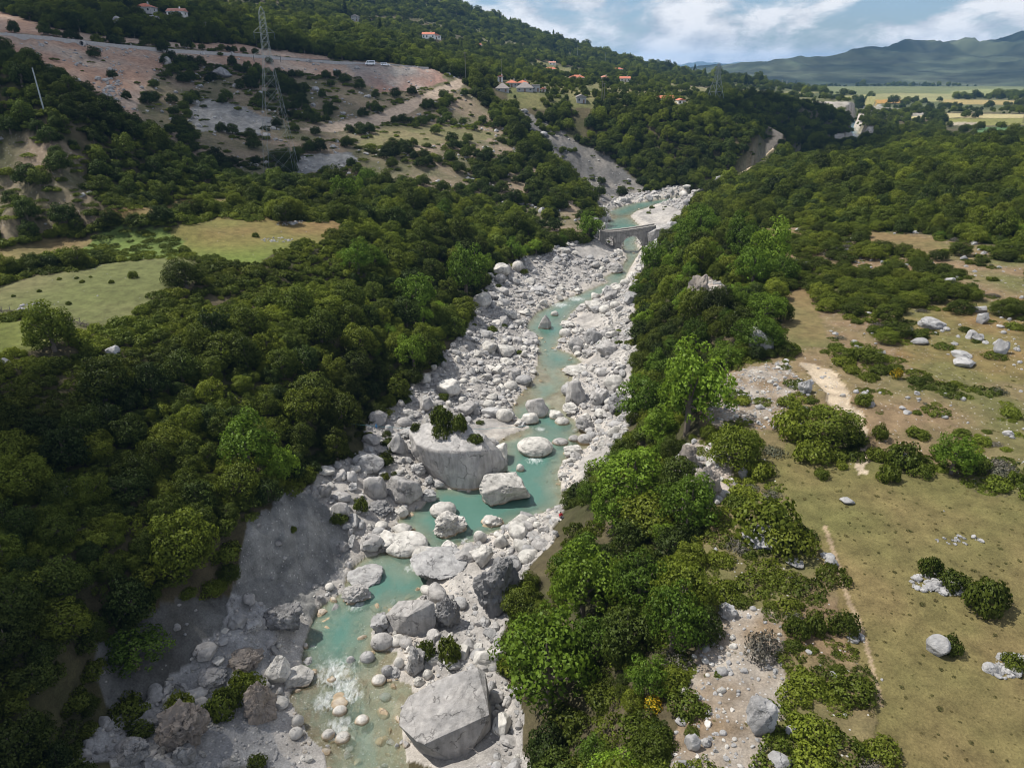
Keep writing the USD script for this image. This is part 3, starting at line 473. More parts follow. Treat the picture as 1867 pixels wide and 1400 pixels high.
# cypress / poplar: tall and narrow
rs = RS(600); L = np.stack([rs.normal(size=40) * 0.25, rs.normal(size=40) * 0.25, np.linspace(0.8, 8.2, 40), np.interp(np.linspace(0, 1, 40), [0, .2, .7, 1], [.6, .95, .7, .25])], -1)
v, f, nv = crown(rs, L, 60, 0.16, 0.1); stage.CreateClassPrim('/World/_poplar_0'); m = usdkit.mesh(stage, '/World/_poplar_0/crown', (v, f), LM['oak']); m.CreateNormalsAttr(Vt.Vec3fArray.FromNumpy(nv.astype(np.float32))); m.SetNormalsInterpolation('vertex')
usdkit.mesh(stage, '/World/_poplar_0/trunk', tube([[0, 0, -.5], [0, 0, 4], [0, 0, 7.5]], [.22, .15, .05]), BARK); PROTO['poplar_0'] = dict(R=1.1, H=8.6)
KEYSP = {p: [k for k in PROTO if k.startswith(p + '_')] for p in ('oak', 'plane', 'dark', 'shrub', 'low', 'grey', 'broom', 'poplar', 'tuft')}

# ---------------------------------------------------------------- plants: where they stand
cellA = (R * (TH[1] - TH[0]) * R * (RL[1] - RL[0]))
slope_ok = np.ones_like(R)
veg = ~(isG | any_('ML1', 'ML2', 'ML3', 'ML4', 'ML5', 'MR', 'MR2', 'MR3', 'MR4', 'P1', 'P2', 'P3', 'TR', 'E1', 'E2', 'E3', 'E4', 'FERN', 'T1', 'T5', 'T4', 'C1', 'C2', 'S1', 'S2', 'S3', 'RK', 'ST', 'ST2', 'PG', 'T2', 'T3') | FIELDS | W_IN)
infr = (DEP > 5) & (U > -120) & (U < 1990) & (V < 1560) & (V > -120)
def scatter(dens, rad, seed, sep=0.75):
    """points with density per square metre; rad(R) the crown radius there; thinned so that crowns keep their distance"""
    rs = RS(seed); w = (dens * cellA * infr).ravel(); tot = w.sum(); n = rs.poisson(tot)
    idx = np.searchsorted(np.cumsum(w), rs.rand(n) * tot); i, j = np.unravel_index(np.clip(idx, 0, R.size - 1), R.shape)
    th = TH[i] + (rs.rand(n) - .5) * (TH[1] - TH[0]); r = np.exp(RL[j] + (rs.rand(n) - .5) * (RL[1] - RL[0]))
    x, y = r * np.sin(th), r * np.cos(th); ra = rad(r, rs, i, j)
    keep = np.ones(n, bool); t = cKDTree(np.stack([x, y], -1)); order = np.argsort(-ra)
    pr = t.query_pairs(ra.max() * 2 * sep, output_type='ndarray')
    d = np.hypot(x[pr[:, 0]] - x[pr[:, 1]], y[pr[:, 0]] - y[pr[:, 1]]); pr = pr[d < sep * (ra[pr[:, 0]] + ra[pr[:, 1]])]
    rank = np.empty(n, int); rank[order] = np.arange(n); lo = np.where(rank[pr[:, 0]] < rank[pr[:, 1]], pr[:, 0], pr[:, 1]); hi = np.where(lo == pr[:, 0], pr[:, 1], pr[:, 0])
    nb = {}
    for a, b in zip(lo, hi): nb.setdefault(b, []).append(a)
    for k in order:
        if any(keep[a] for a in nb.get(k, ())): keep[k] = False
    x, y, ra, i, j = x[keep], y[keep], ra[keep], i[keep], j[keep]
    return x, y, ground(x, y), ra, i, j
HOUSEPX = [(933,160,20),(953,160,19),(912,150,10),(916,168,24),(957,168,30),(977,168,15),(1004,133,24),(1052,147,27),(1102,149,14),(1140,150,18),(1127,132,18),(1007,119,12),(1060,189,17),(1211,190,34),(1243,191,13),(647,39,13),(670,38,12),(781,72,22),(796,72,14),(875,85,8),(260,24,32),(319,30,29),(675,119,20),(703,121,20)]
PL = dict(kind=[], x=[], y=[], z=[], s=[], zs=[], zone=[])
def add_plants(kinds, x, y, z, s, zone, zs=None):
    PL['kind'] += list(kinds); PL['x'] += list(x); PL['y'] += list(y); PL['z'] += list(z); PL['s'] += list(s); PL['zs'] += list(s if zs is None else zs); PL['zone'] += list(zone if not isinstance(zone, str) else [zone] * len(x))
# woods near the river: oaks and evergreens, closely packed
mlm = gaussian_filter(any_('ML1', 'ML2', 'ML3').astype(float), (8, 14)); rim_ = (mlm > 0.03) & veg
village = (R > 380) & (R < 900) & (U > 925) & (U < 1300) & (V < 190) & (V > 105)
wood = veg & (R < 640) & ~rim_ & ~((WD < 9) & (R > 150) & (R < 300)) & ~is_('T5') & ~(gaussian_filter(is_('P1').astype(float), (2, 4)) > 0.08) & ~((V > 1385) & (U > 150) & (U < 985))
def zone_of(i, j):
    u, v, x, y = U[i, j], V[i, j], X[i, j], Y[i, j]
    z = np.full(len(i), 'bank_wood', object)
    z[(u < 560) & (v < 400) & (y < 260)] = 'spur_wood'; z[(u >= 700) & (y > 255) & (u < 1330)] = 'village_slope'; z[u >= 1300] = 'plateau_wood'; z[(u > 900) & (v > 430) & (x > 0)] = 'gorge_wood'; z[(u > 880) & (v > 880)] = 'gorge_wood'; z[(u > 1280) & (y > 430)] = 'far_ridge'
    z[(y > 255) & (u < 700)] = 'hill_wood'
    return z
x, y, z, ra, i, j = scatter(wood * np.where(village, 0.08, 0.42), lambda r, rs, i, j: np.clip(rs.lognormal(0.14, 0.44, len(r)), 0.6, 3.2) * np.where(village[i, j], 0.85, np.where(r > 300, 1.3, 1.0)), 11, 0.60)
zn = zone_of(i, j); rs = RS(12); rnd = rs.rand(len(x)); lightpatch = fb2(x, y, 18.0, 3, 81) + 0.5
kind = np.where(rnd < 0.70, 'oak', 'dark').astype(object)
gw = zn == 'gorge_wood'; kind[gw & (rnd < 0.24)] = 'plane'; kind[(rnd > 0.985) & (ra < 1.6)] = 'grey'; kind[(zn == 'spur_wood') & (rnd < 0.8)] = 'dark'; kind[(zn == 'bank_wood') & (rnd < 0.03)] = 'plane'; kind[(zn == 'bank_wood') & (rnd > 0.45) & (lightpatch < 0.47)] = 'dark'
sc_ = np.where(kind == 'grey', ra / 1.25, ra / 2.5); add_plants(kind, x, y, z, sc_, zn, sc_ * (0.75 + 0.55 * rs.rand(len(x))))
b0 = (wood | rim_) & (R < 330)
x, y, z, ra, i, j = scatter(np.where(rim_, 0.9, np.where((V > 950) & (U < 480), 0.8, 0.30)) * b0, lambda r, rs, i, j: np.clip(rs.lognormal(0.05, 0.3, len(r)), 0.6, 1.8), 15, 0.5)
zn = zone_of(i, j); rnd = RS(16).rand(len(x)); add_plants(np.where(rnd < .6, 'shrub', 'low'), x, y, z, ra / 1.25, zn)
# flanks of the mountain, ridges and valley floor beyond
dn = fb2(X, Y, 60.0, 4, 91) + 0.5
farveg = veg & (R >= 640) & (R < 2300) & ~cliff
lines_ = veg & (R >= 1250) & (R < 3000) & (V > 148) & (V < 200) & (U > 1250) & (fb2(X, Y, 120.0, 3, 93) > 0.06)
dens = farveg * np.where((X < 0.12 * Y + 60), 0.048, 0.010) * np.clip(dn * 3.4 - 1.0, 0.04, 1.4) * np.where((Z0 < 24) & (X > 200), 0.30, 1)
dens = np.where(lines_, 0.0035, np.where(village, dens * 0.5, dens))
dens = np.where((U > 1300) & (R < 1000) & (U < 1720) & veg & (R >= 640), 0.045, dens)
x, y, z, ra, i, j = scatter(dens, lambda r, rs, i, j: np.clip(rs.lognormal(0.75, 0.32, len(r)), 1.1, 5.0) * np.where(r > 1250, 1.9, 1.0), 21, 0.60)
rnd = RS(22).rand(len(x)); kind = np.where(rnd < 0.72, 'oak', 'dark').astype(object); kind[rnd > 0.985] = 'poplar'
add_plants(kind, x, y, z, ra / 2.5, 'mountain')
# bushes on the open slopes
clump = fb2(X, Y, 13.0, 4, 95) + 0.5
b1 = (any_('S1', 'S2') * np.clip((clump - 0.46) * 10, 0.08, 1) * 0.34 + any_('T2', 'T3', 'PG') * 0.008 + ((gaussian_filter(is_('P1').astype(float), (3, 6)) > 0.05) & ~is_('P1')) * 0.06 + is_('T4') * 0.020 + any_('E1', 'E2') * 0.0035)
x, y, z, ra, i, j = scatter(b1, lambda r, rs, i, j: np.clip(rs.lognormal(0.22, 0.42, len(r)), 0.6, 3.0), 31, 0.62)
rnd = RS(32).rand(len(x)); big = ra > 2.0
kind = np.where(big, 'dark', np.where(rnd < .5, 'shrub', 'low')).astype(object)
add_plants(kind, x, y, z, np.where(big, ra / 2.5, ra / 1.25), 'slope_scrub', np.where(big, ra / 2.5, ra / 1.25 * 0.8))
edge = np.clip((Y - 150) / 60, 0, 1)
b2 = is_('S3') * (np.clip((clump - 0.405) * 8, 0.08, 1) * 0.34 * np.where(V < 640, 1.7, 1.9)) + any_('RK') * 0.03 + any_('ST') * 0.05 + any_('ST2') * 0.07 + any_('C1', 'C2') * 0.03
b2 = b2 * ~(gaussian_filter(is_('P2').astype(float), (2, 5)) > 0.05)
x, y, z, ra, i, j = scatter(b2, lambda r, rs, i, j: np.clip(rs.lognormal(0.12, 0.42, len(r)) * np.where(V[i, j] > 660, 0.72, 0.95), 0.4, np.where(V[i, j] > 660, 1.5, 2.3)), 41, 0.58)
rnd = RS(42).rand(len(x)); big = ra > 1.7
kind = np.where(big, 'oak', np.where(rnd < .45, 'shrub', np.where(rnd < .92, 'low', 'grey'))).astype(object)
add_plants(kind, x, y, z, np.where(big, ra / 2.6, ra / 1.25), 'plateau_scrub', np.where(big, ra / 2.6 * 0.75, ra / 1.25 * 0.8))
# scattered bushes among the boulders, tufts in the fern patch, bushes between fields
b3 = (isG & ~W_IN & (WD > 4) & (R < 420)) * np.clip((clump - 0.5) * 6, 0, 1) * 0.035 + is_('FERN') * 0.30
x, y, z, ra, i, j = scatter(b3, lambda r, rs, i, j: np.clip(rs.lognormal(-0.25, 0.35, len(r)), 0.35, 1.4), 51, 0.7)
fern = is_('FERN')[i, j]
add_plants(np.where(fern, 'low', 'shrub'), x, y, z, ra / 1.25, np.where(fern, 'fern_patch', 'river_bush'))
def line_plants(pix, n, kinds, rr, zone, seed, width=6):
    rs = RS(seed); pp = np.array(pix, float); t = np.sort(rs.rand(n)) * (len(pp) - 1); k = np.minimum(t.astype(int), len(pp) - 2); q = pp[k] + (pp[k + 1] - pp[k]) * (t - k)[:, None]
    for (u, v) in q:
        p = hit(u + rs.normal() * width, v + rs.normal() * width * 0.35); r_ = rr[0] + (rr[1] - rr[0]) * rs.rand(); kd = kinds[rs.randint(len(kinds))]
        base = 2.5 if kd in ('oak', 'dark', 'plane') else 1.25
        add_plants([kd], [p[0]], [p[1]], [p[2]], [r_ / base], zone)
line_plants([(0,500),(60,492),(140,484),(200,474)], 30, ['oak','shrub','dark'], (0.9, 2.0), 'hedge', 61)
line_plants([(200,412),(300,400),(360,392),(430,378),(480,366)], 34, ['oak','shrub','dark'], (1.2, 2.4), 'hedge', 62)
line_plants([(0,448),(80,432),(150,425),(200,410)], 26, ['oak','shrub'], (0.8, 1.6), 'hedge', 63)
line_plants([(330,478),(375,486),(420,490),(470,486)], 10, ['shrub','low'], (0.7, 1.3), 'hedge', 64)
line_plants([(505,405),(520,380),(560,360),(620,380),(640,405)], 30, ['oak','oak','dark'], (1.8, 3.0), 'bank_wood', 65, 12)
line_plants([(880,300),(900,330),(935,290),(930,330),(960,330),(985,370),(950,370),(1000,390),(1020,420)], 40, ['dark','oak','dark'], (2.0, 3.6), 'village_slope', 66, 12)
line_plants([(600,92),(640,88),(690,80),(715,100),(660,100)], 26, ['dark'], (2.6, 5.0), 'hill_wood', 67, 8)
line_plants([(860,150),(890,170),(930,185),(960,200),(1000,240),(1040,280)], 40, ['oak','shrub','oak'], (1.2, 2.4), 'village_slope', 68, 10)
line_plants([(1745,242),(1790,238),(1860,232)], 8, ['oak','dark'], (2.5, 4.0), 'mountain', 69, 5)
line_plants([(1690,222),(1700,215),(1720,225)], 7, ['dark'], (4.0, 6.5), 'mountain', 70, 3)
line_plants([(1755,212),(1765,214),(1785,214)], 5, ['dark'], (3.0, 4.5), 'mountain', 71, 3)
CLEAR = [(515,325,256),(1150,440,250),(1205,430,250),(1222,428,248)]; CLEAR_R = [7.0, 7.0, 7.0, 6.0]
q_ = hit(1020, 949)
for b_, a_ in ((2, 2.6), (-1, 3.4), (-5, 3.4), (-9, 2.8), (-12, 2.0)): CLEAR.append((1020, 949, math.hypot(q_[0], q_[1]) + b_)); CLEAR_R.append(a_)
for u_, v_, w_ in HOUSEPX:
    q_ = hit(u_, v_); d_ = math.hypot(q_[0], q_[1]); wm_ = w_ / F * d_ / 2
    for b_, a_ in ((3, wm_ + 5), (-8, wm_ + 3), (-18, wm_ + 1.5), (-28, wm_ + .5)): CLEAR.append((u_, v_, d_ + b_)); CLEAR_R.append(a_)

# ---------------------------------------------------------------- plants: single ones that stand out
def single(kind, u, v, wpx, label, cat, hpx=None, name=None, group=None, z=None):
    """v: foot of the plant in the sight of the camera; wpx: its width there"""
    p = hit(u, v) if z is None else P(u, v, z); dep = proj(p)[2]; r_ = wpx / 2 / F * dep; pr = KEYSP[kind]; RSN = RS(int(u * 7 + v)); key = pr[RSN.randint(len(pr))]
    sx = r_ / PROTO[key]['R']; sz = sx if hpx is None else (hpx / F * dep) / PROTO[key]['H']
    SINGLES.append((key, p, sx, sz, label, cat, name, group))
SINGLES = []
LANDMARKS = [('the bare grey slope',540,980),('the enormous bushy boulder',830,830),('the pale green meadow',200,530),('the brown left meadow',470,430),('the lower green strip',60,620),('the bottom left corner',60,1330),('the pale rock tower',130,900),('the lattice pylon',515,250),('the stone bridge',1160,440),('the leaning pole',75,170),('the pink embankment',200,130),('the dirt track',700,215),('the grassy terrace',780,245),('the eroded grey slope',1060,290),('the twin red roofs',945,150),('the orange-roofed house',1215,182),('the spur pylon',1303,170),('the sandy track',1400,270),('the river bend',1300,340),('the far river',1570,250),('the upper cream cliff',1290,540),('the standing grey stone',1385,625),('the cream cliff',1270,860),('the stony footpath',1560,740),('the brown clearing',1700,600),('the narrow meadow strip',1465,580),('the tilted rock ledge',1395,985),('the stony slope',1340,1230),('the dry meadow edge',1560,1130),('the bottom slab',815,1300),('the dark pitted crag',905,1075),('the turquoise pool',980,860),('the bottom edge',1150,1390),('the right edge',1850,400),('the rubble field',820,700),('the squarish river boulder',990,585),('the white mountain house',785,66),('the white van',675,115),('the road boulders',300,50),('the sunlit slab boulder',690,765),('the left edge',10,830),('the yellow green rim tree',1252,720),('the brush fence',140,590),('the gravel bar',450,1340),('the split boulder',750,1130),('the brown field strip',380,372),('the bushy clearing',1560,430),('the brown-grey barn',1060,180),('the meadow corner',1420,860),('the skyline ridge',1080,110),('the far fields',1780,220)]
_LM = cKDTree(np.array([l[1:] for l in LANDMARKS], float))
def landmark(u, v): return LANDMARKS[int(_LM.query([u, v])[1])][0]
single('plane', 1150, 905, 120, 'bright lime green plane tree beside the river gravel, below the rock cliff', 'tree', 95)
single('plane', 1000, 1275, 165, 'broad lime green plane tree above the largest grey slab boulder', 'tree', 190)
single('plane', 1062, 1130, 115, 'lime green plane tree with an uneven tall crown amid dark oaks on the right slope', 'tree', 150)
single('plane', 1252, 790, 120, 'tall yellow green round-topped tree on the rim of the gorge', 'tree', 165)
single('plane', 1090, 1200, 80, 'blue green small tree squeezed between the two lime green plane trees', 'tree', 90)
single('plane', 1175, 770, 85, 'pale green tree overhanging the boulders on the right bank', 'tree', 95)
single('plane', 850, 545, 66, 'yellow green tree at the edge of the left wood near the grey bank', 'tree', 100)
single('plane', 250, 1215, 100, 'lone light green tree on the shaded bare bank, bottom left', 'tree', 72)
single('oak', 100, 640, 85, 'large dark round tree beside the lower green meadow strip', 'tree', 95)
single('oak', 340, 525, 70, 'dark round bush at the right end of the pale green meadow', 'shrub', 55)
single('shrub', 1795, 1108, 72, 'largest round dark green bush on the dry meadow', 'shrub', 72)
single('shrub', 1740, 1070, 50, 'flat green bush between the stone heap and the largest round bush', 'shrub', 36)
single('shrub', 1695, 1045, 36, 'small upright bush at the left end of the stone heap', 'shrub', 44)
single('shrub', 1732, 1188, 36, 'small bush beside the pointed grey rock in the dry meadow', 'shrub', 38)
single('shrub', 1845, 1215, 40, 'olive bush growing out of the stone heap at the right edge', 'shrub', 28)
single('shrub', 1540, 1150, 50, 'round dark bush standing alone at the left edge of the dry meadow', 'shrub', 46)
single('shrub', 1483, 1150, 40, 'upright dark bush left of the lone round one at the meadow edge', 'shrub', 44)
single('shrub', 1453, 1155, 45, 'dark bush half grey with dead twigs among the stones', 'shrub', 40)
single('grey', 1390, 1195, 65, 'grey leafless twiggy bush in the middle of the stony slope', 'shrub', 55)
single('low', 1515, 1052, 62, 'flat bright green patch of low bush beside the thin footpath', 'shrub', 26)
single('shrub', 1435, 1005, 85, 'dense dark bush behind the long tilted rock ledge', 'shrub', 58)
single('shrub', 1400, 970, 110, 'wide dark green thicket at the corner of the dry meadow', 'shrub', 75)
single('shrub', 1480, 838, 66, 'compact green bush at the top edge of the dry meadow', 'shrub', 42)
single('shrub', 1497, 870, 26, 'small round bush alone just inside the top of the dry meadow', 'shrub', 22)
single('shrub', 1534, 852, 24, 'small flat bush beside the end of the footpath', 'shrub', 16)
single('shrub', 1616, 875, 38, 'round bright bush right of the end of the footpath', 'shrub', 40)
single('shrub', 1640, 848, 62, 'big green bush just right of the footpath end', 'shrub', 48)
single('shrub', 1680, 865, 42, 'low spreading bush with a pale rock at its foot', 'shrub', 26)
single('shrub', 1603, 800, 26, 'upright small bush on the right side of the footpath', 'shrub', 32)
single('shrub', 1572, 737, 30, 'dark round bush at the bend of the footpath', 'shrub', 24)
single('oak', 1510, 805, 100, 'broad dark green thicket left of the footpath', 'shrub', 72)
single('shrub', 1440, 795, 66, 'dark bush at the left end of the thicket by the footpath', 'shrub', 55)
single('oak', 1345, 850, 90, 'bright green bushy tree at the head of the rock cliff', 'tree', 85)
single('shrub', 1385, 870, 50, 'bright green bush at the corner of meadow and cliff', 'shrub', 40)
single('shrub', 1850, 880, 28, 'round bush near the right edge above the dry meadow', 'shrub', 28)
single('shrub', 1770, 860, 55, 'dark bush with grey foot above the upper meadow edge', 'shrub', 40)
single('broom', 1190, 1290, 34, 'bush covered in yellow flowers on the right slope', 'shrub', 34)
single('broom', 1635, 690, 20, 'small yellow flowering bush below the rocky clearing', 'shrub', 22)
single('broom', 1030, 1395, 26, 'yellow flowering bush at the bottom edge of the wood', 'shrub', 22)
single('shrub', 778, 1200, 36, 'light green sapling leaning over the shadow of the split boulder', 'shrub', 46)
single('shrub', 820, 1205, 46, 'leafy green sapling between boulders right of the split boulder', 'shrub', 62)
single('shrub', 330, 1295, 46, 'round green bush on the grey stony bank, bottom left', 'shrub', 40)
single('shrub', 410, 1300, 66, 'spreading green bush above the pale gravel bar', 'shrub', 62)
single('shrub', 450, 1262, 60, 'green bush on the crest of the rough grey bank rock', 'shrub', 48)
single('shrub', 806, 776, 40, 'tallest green bush on top of the huge river boulder', 'shrub', 46, z=8.3)
single('low', 803, 796, 36, 'round bush in the hollow on top of the huge river boulder', 'shrub', 28, z=7.5)
single('shrub', 866, 806, 26, 'olive tuft on the right shoulder of the huge river boulder', 'shrub', 20, z=7.0)
single('shrub', 838, 784, 30, 'dark bush on the back edge of the huge river boulder', 'shrub', 38, z=8.3)
single('shrub', 758, 784, 20, 'tiny bush at the left tip of the huge river boulder', 'shrub', 17, z=7.2)
single('shrub', 717, 823, 18, 'small bush wedged between the pale cracked boulders', 'shrub', 18)
single('shrub', 702, 845, 30, 'bright green leafy bush on the rubble beside the wood', 'shrub', 24)
single('shrub', 658, 930, 26, 'pale green bush between the square grey boulders', 'shrub', 32)
single('shrub', 702, 873, 16, 'small green bush above the square grey boulder', 'shrub', 16)
single('shrub', 618, 950, 30, 'olive bush at the edge of the bare grey slope', 'shrub', 22)
single('shrub', 535, 967, 14, 'single tiny bush on the bare grey slope', 'shrub', 12)
single('oak', 1555, 400, 34, 'dark round tree in the clearing below the plateau wood', 'tree', 36)
single('shrub', 1425, 552, 20, 'small bush in the narrow meadow strip', 'shrub', 14)
single('shrub', 466, 432, 12, 'single small bush in the middle of the brown left meadow', 'shrub', 10)
for u, v, w, t_ in [(1050,972,40,'just right of'),(1070,985,46,'two bushes right of'),(1042,1000,44,'on the bank below'),(1088,968,44,'highest in the row right of'),(1030,1026,44,'lower down the bank from'),(1066,1012,46,'third in the row below')]: single('low' if w < 46 else 'shrub', u, v, w, f'low spreading bush {t_} the seated person in red', 'shrub', w * .5, name='low_bush')
for u, v, w in [(108,510,8),(140,508,7),(150,515,9),(203,516,10),(244,506,18),(72,532,8),(25,541,7),(165,506,6),(125,555,10)]: single('shrub', u, v, w, 'tiny dark tuft on the pale green meadow', 'shrub', w * .8, group='tufts on the pale green meadow')
for k in ('x', 'y', 'z', 's', 'zs'): PL[k] = np.array(PL[k], float)
PL['kind'] = np.array(PL['kind'], object); PL['zone'] = np.array(PL['zone'], object)
# keep clear of singles and of the man-made things
sx_, sy_, sr_ = np.array([s[1][0] for s in SINGLES]), np.array([s[1][1] for s in SINGLES]), np.array([PROTO[s[0]]['R'] * s[2] for s in SINGLES])
isbig = np.isin(PL['kind'], ['oak', 'dark', 'plane', 'poplar']); prad = np.where(isbig, 2.5, 1.25) * PL['s']
dd, ii = cKDTree(np.stack([sx_, sy_], -1)).query(np.stack([PL['x'], PL['y']], -1))
keepm = dd > sr_[ii] * 0.75 + prad * 0.45
clear_xy = np.array([P(u, v, 0)[:2] if z is None else D(u, v, z)[:2] for u, v, z in CLEAR]); clear_r = np.array(CLEAR_R)
d2, i2 = cKDTree(clear_xy).query(np.stack([PL['x'], PL['y']], -1)); keepm &= d2 > clear_r[i2] + prad * 0.6
for k in list(PL): PL[k] = PL[k][keepm]
prad, isbig = prad[keepm], isbig[keepm]
rs = RS(700); N = len(PL['x'])
PKEY = np.array([KEYSP[k][rs.randint(len(KEYSP[k]))] for k in PL['kind']], object)
ROT = rs.rand(N) * 6.283
# the 300 of a kind that show largest are things of their own: find them with a coarse depth picture of all crowns
HGT = np.array([PROTO[k]['H'] for k in PKEY]) * PL['zs']
def visible_area():
    W_, H_ = 700, 525; s = W_ / 1867; zb = np.full((H_, W_), np.inf); ib = np.full((H_, W_), -1, np.int32)
    gu, gv, gd = proj(PTS[::1, ::1]); m = (gd > 1); a = np.clip((gu[m] * s).astype(int), 0, W_ - 1); b = np.clip((gv[m] * s).astype(int), 0, H_ - 1); np.minimum.at(zb, (b, a), np.linalg.norm(PTS[m] - [0, 0, CZ], axis=-1) + 3.0)
    c = np.stack([PL['x'], PL['y'], PL['z'] + HGT * 0.55], -1); u, v, d = proj(c); dist = np.linalg.norm(c - [0, 0, CZ], axis=1); ru = prad / d * F * s; rv = HGT * 0.5 / d * F * s
    for k in np.argsort(-dist):
        if d[k] < 5: continue
        a0, a1, b0, b1 = int(u[k] * s - ru[k]), int(u[k] * s + ru[k]) + 1, int(v[k] * s - rv[k]), int(v[k] * s + rv[k]) + 1
        a0, b0, a1, b1 = max(a0, 0), max(b0, 0), min(a1, W_), min(b1, H_)
        if a1 <= a0 or b1 <= b0: continue
        w = zb[b0:b1, a0:a1]; t = w > dist[k]; w[t] = dist[k]; ib[b0:b1, a0:a1][t] = k
    return np.bincount(ib[ib >= 0], minlength=N)
AREA = visible_area()
ZL = {'bank_wood': 'oak in the dense dark wood on the slope between left meadows and river', 'spur_wood': 'evergreen oak in the dark wood on the shaded spur at left', 'gorge_wood': 'oak in the wood on the steep right bank between river and plateau', 'plateau_wood': 'oak in the wide wood covering the far right plateau',
      'village_slope': 'tree on the wooded slope between village and river', 'hill_wood': 'dark tree on the hillside around the new road', 'far_ridge': 'tree on the dark wooded ridge beyond the spur with the dirt track', 'mountain': 'tree on the green mountain flank or valley beyond the village',
      'slope_scrub': 'dark bush on the stony shaded hillside at left', 'plateau_scrub': 'green bush on the stony ground of the right plateau', 'river_bush': 'small green bush growing among the pale river boulders', 'fern_patch': 'low bright green growth between the left meadows', 'hedge': 'bush in the hedges dividing the left meadows'}
def place(key, p, sx, sz, rz, label, cat, name, group=None):
    t = thing(name, p, rz, (sx, sx, sz)); t.GetReferences().AddInternalReference(f'/World/_{key}'); t.SetInstanceable(True)
    return tag(t, label, cat, group)
for key, p, sx, sz, label, cat, name, group in SINGLES:
    place(key, p - [0, 0, 0.12], sx, sz, (p[0] * 3.1) % 6.28, label, cat, name or {'plane': 'plane_tree', 'oak': 'oak_tree', 'broom': 'broom_bush', 'grey': 'dry_bush', 'dark': 'evergreen_oak'}.get(key.split('_')[0], 'bush'), group)
NAMEK = {'oak': 'oak_tree', 'dark': 'evergreen_oak', 'plane': 'plane_tree', 'shrub': 'bush', 'low': 'low_bush', 'grey': 'dry_bush', 'broom': 'broom_bush', 'poplar': 'poplar_tree'}
LABK = {'oak': 'mid green oak', 'dark': 'very dark evergreen oak', 'plane': 'light green plane tree', 'shrub': 'rounded green bush', 'low': 'flat spreading bush', 'grey': 'grey dry bush', 'broom': 'yellow broom', 'poplar': 'slim tall poplar'}
ZW = {'bank_wood': 'in the left bank wood', 'spur_wood': 'on the dark spur', 'gorge_wood': 'on the right bank slope', 'plateau_wood': 'in the plateau wood', 'village_slope': 'below the village', 'hill_wood': 'beside the new road', 'far_ridge': 'on the far dark ridge', 'mountain': 'on the mountain flank',
      'slope_scrub': 'on the shaded hillside', 'plateau_scrub': 'on the right plateau', 'river_bush': 'among the river boulders', 'fern_patch': 'in the bright green patch', 'hedge': 'in the meadow hedges'}
chosen = np.zeros(N, bool)
for kd, lim in (('oak', 300), ('dark', 200), ('plane', 60), ('shrub', 210), ('low', 110), ('grey', 40), ('poplar', 20)):
    c = np.where((PL['kind'] == kd) & (AREA > 1))[0]; c = c[np.argsort(-AREA[c])][:lim]; chosen[c] = True
cu_, cv_, _ = proj(np.stack([PL['x'], PL['y'], PL['z'] + HGT / 2], -1))
for k in np.where(chosen)[0]:
    kd = PL['kind'][k]; zn = PL['zone'][k]
    lb = f"{'broad' if prad[k] / math.hypot(PL['x'][k], PL['y'][k]) > 0.021 else 'small'} {LABK[kd]} {ZW[zn]} nearest {landmark(cu_[k], cv_[k])}"
    place(PKEY[k], (PL['x'][k], PL['y'][k], PL['z'][k] - 0.15), PL['s'][k], PL['zs'][k], ROT[k], lb, 'tree' if kd in ('oak', 'dark', 'plane', 'poplar') else 'shrub', NAMEK[kd], lb)
def instancer(name, keys, pos, scl, rot, label, cat, tilt=None):
    pi = UsdGeom.PointInstancer.Define(stage, '/World/' + numbered(name)); protos = sorted(set(keys)); ix = {k: n for n, k in enumerate(protos)}
    for k in protos:
        c = UsdGeom.Xform.Define(stage, f'{pi.GetPath()}/{k}'); c.GetPrim().GetReferences().AddInternalReference(f'/World/_{k}'); pi.GetPrototypesRel().AddTarget(c.GetPath())
    pi.CreateProtoIndicesAttr(Vt.IntArray([ix[k] for k in keys])); pi.CreatePositionsAttr(Vt.Vec3fArray.FromNumpy(np.asarray(pos, np.float32))); pi.CreateScalesAttr(Vt.Vec3fArray.FromNumpy(np.asarray(scl, np.float32)))
    q = np.zeros((len(rot), 4)); q[:, 3] = np.cos(np.asarray(rot) / 2); q[:, 2] = np.sin(np.asarray(rot) / 2)
    pi.CreateOrientationsAttr(Vt.QuathArray([Gf.Quath(float(a[3]), float(a[0]), float(a[1]), float(a[2])) for a in q]))
    tag(pi.GetPrim(), label, cat, kind='stuff')
rest = ~chosen & ((AREA > 0) | (np.hypot(PL['x'], PL['y']) < 900) | (PL['zone'] == 'mountain'))
for name, zs_, label, cat in (('woodland', ('bank_wood', 'spur_wood', 'gorge_wood', 'plateau_wood', 'village_slope', 'hill_wood', 'far_ridge'), 'dense green woodland of smaller trees around the gorge', 'wood'), ('mountain_forest', ('mountain',), 'far-off trees on the mountain flank and valley floor', 'forest'),
                              ('scrub', ('slope_scrub', 'plateau_scrub', 'river_bush', 'fern_patch', 'hedge'), 'low scrub scattered over slopes, hedges and plateau', 'scrub')):
    m = rest & np.isin(PL['zone'], zs_)
    instancer(name, list(PKEY[m]), np.stack([PL['x'], PL['y'], PL['z'] - 0.15], -1)[m], np.stack([PL['s'], PL['s'], PL['zs']], -1)[m], ROT[m], label, cat)
gx, gy, gz, gr, gi, gj = scatter((any_('MR') & (R < 110)) * 0.9 + (any_('S3', 'ST', 'ST2', 'RK') & (R < 130)) * 0.5, lambda r, rs, i, j: np.clip(rs.lognormal(-2.05, 0.5, len(r)), 0.05, 0.4), 57, 0.6)
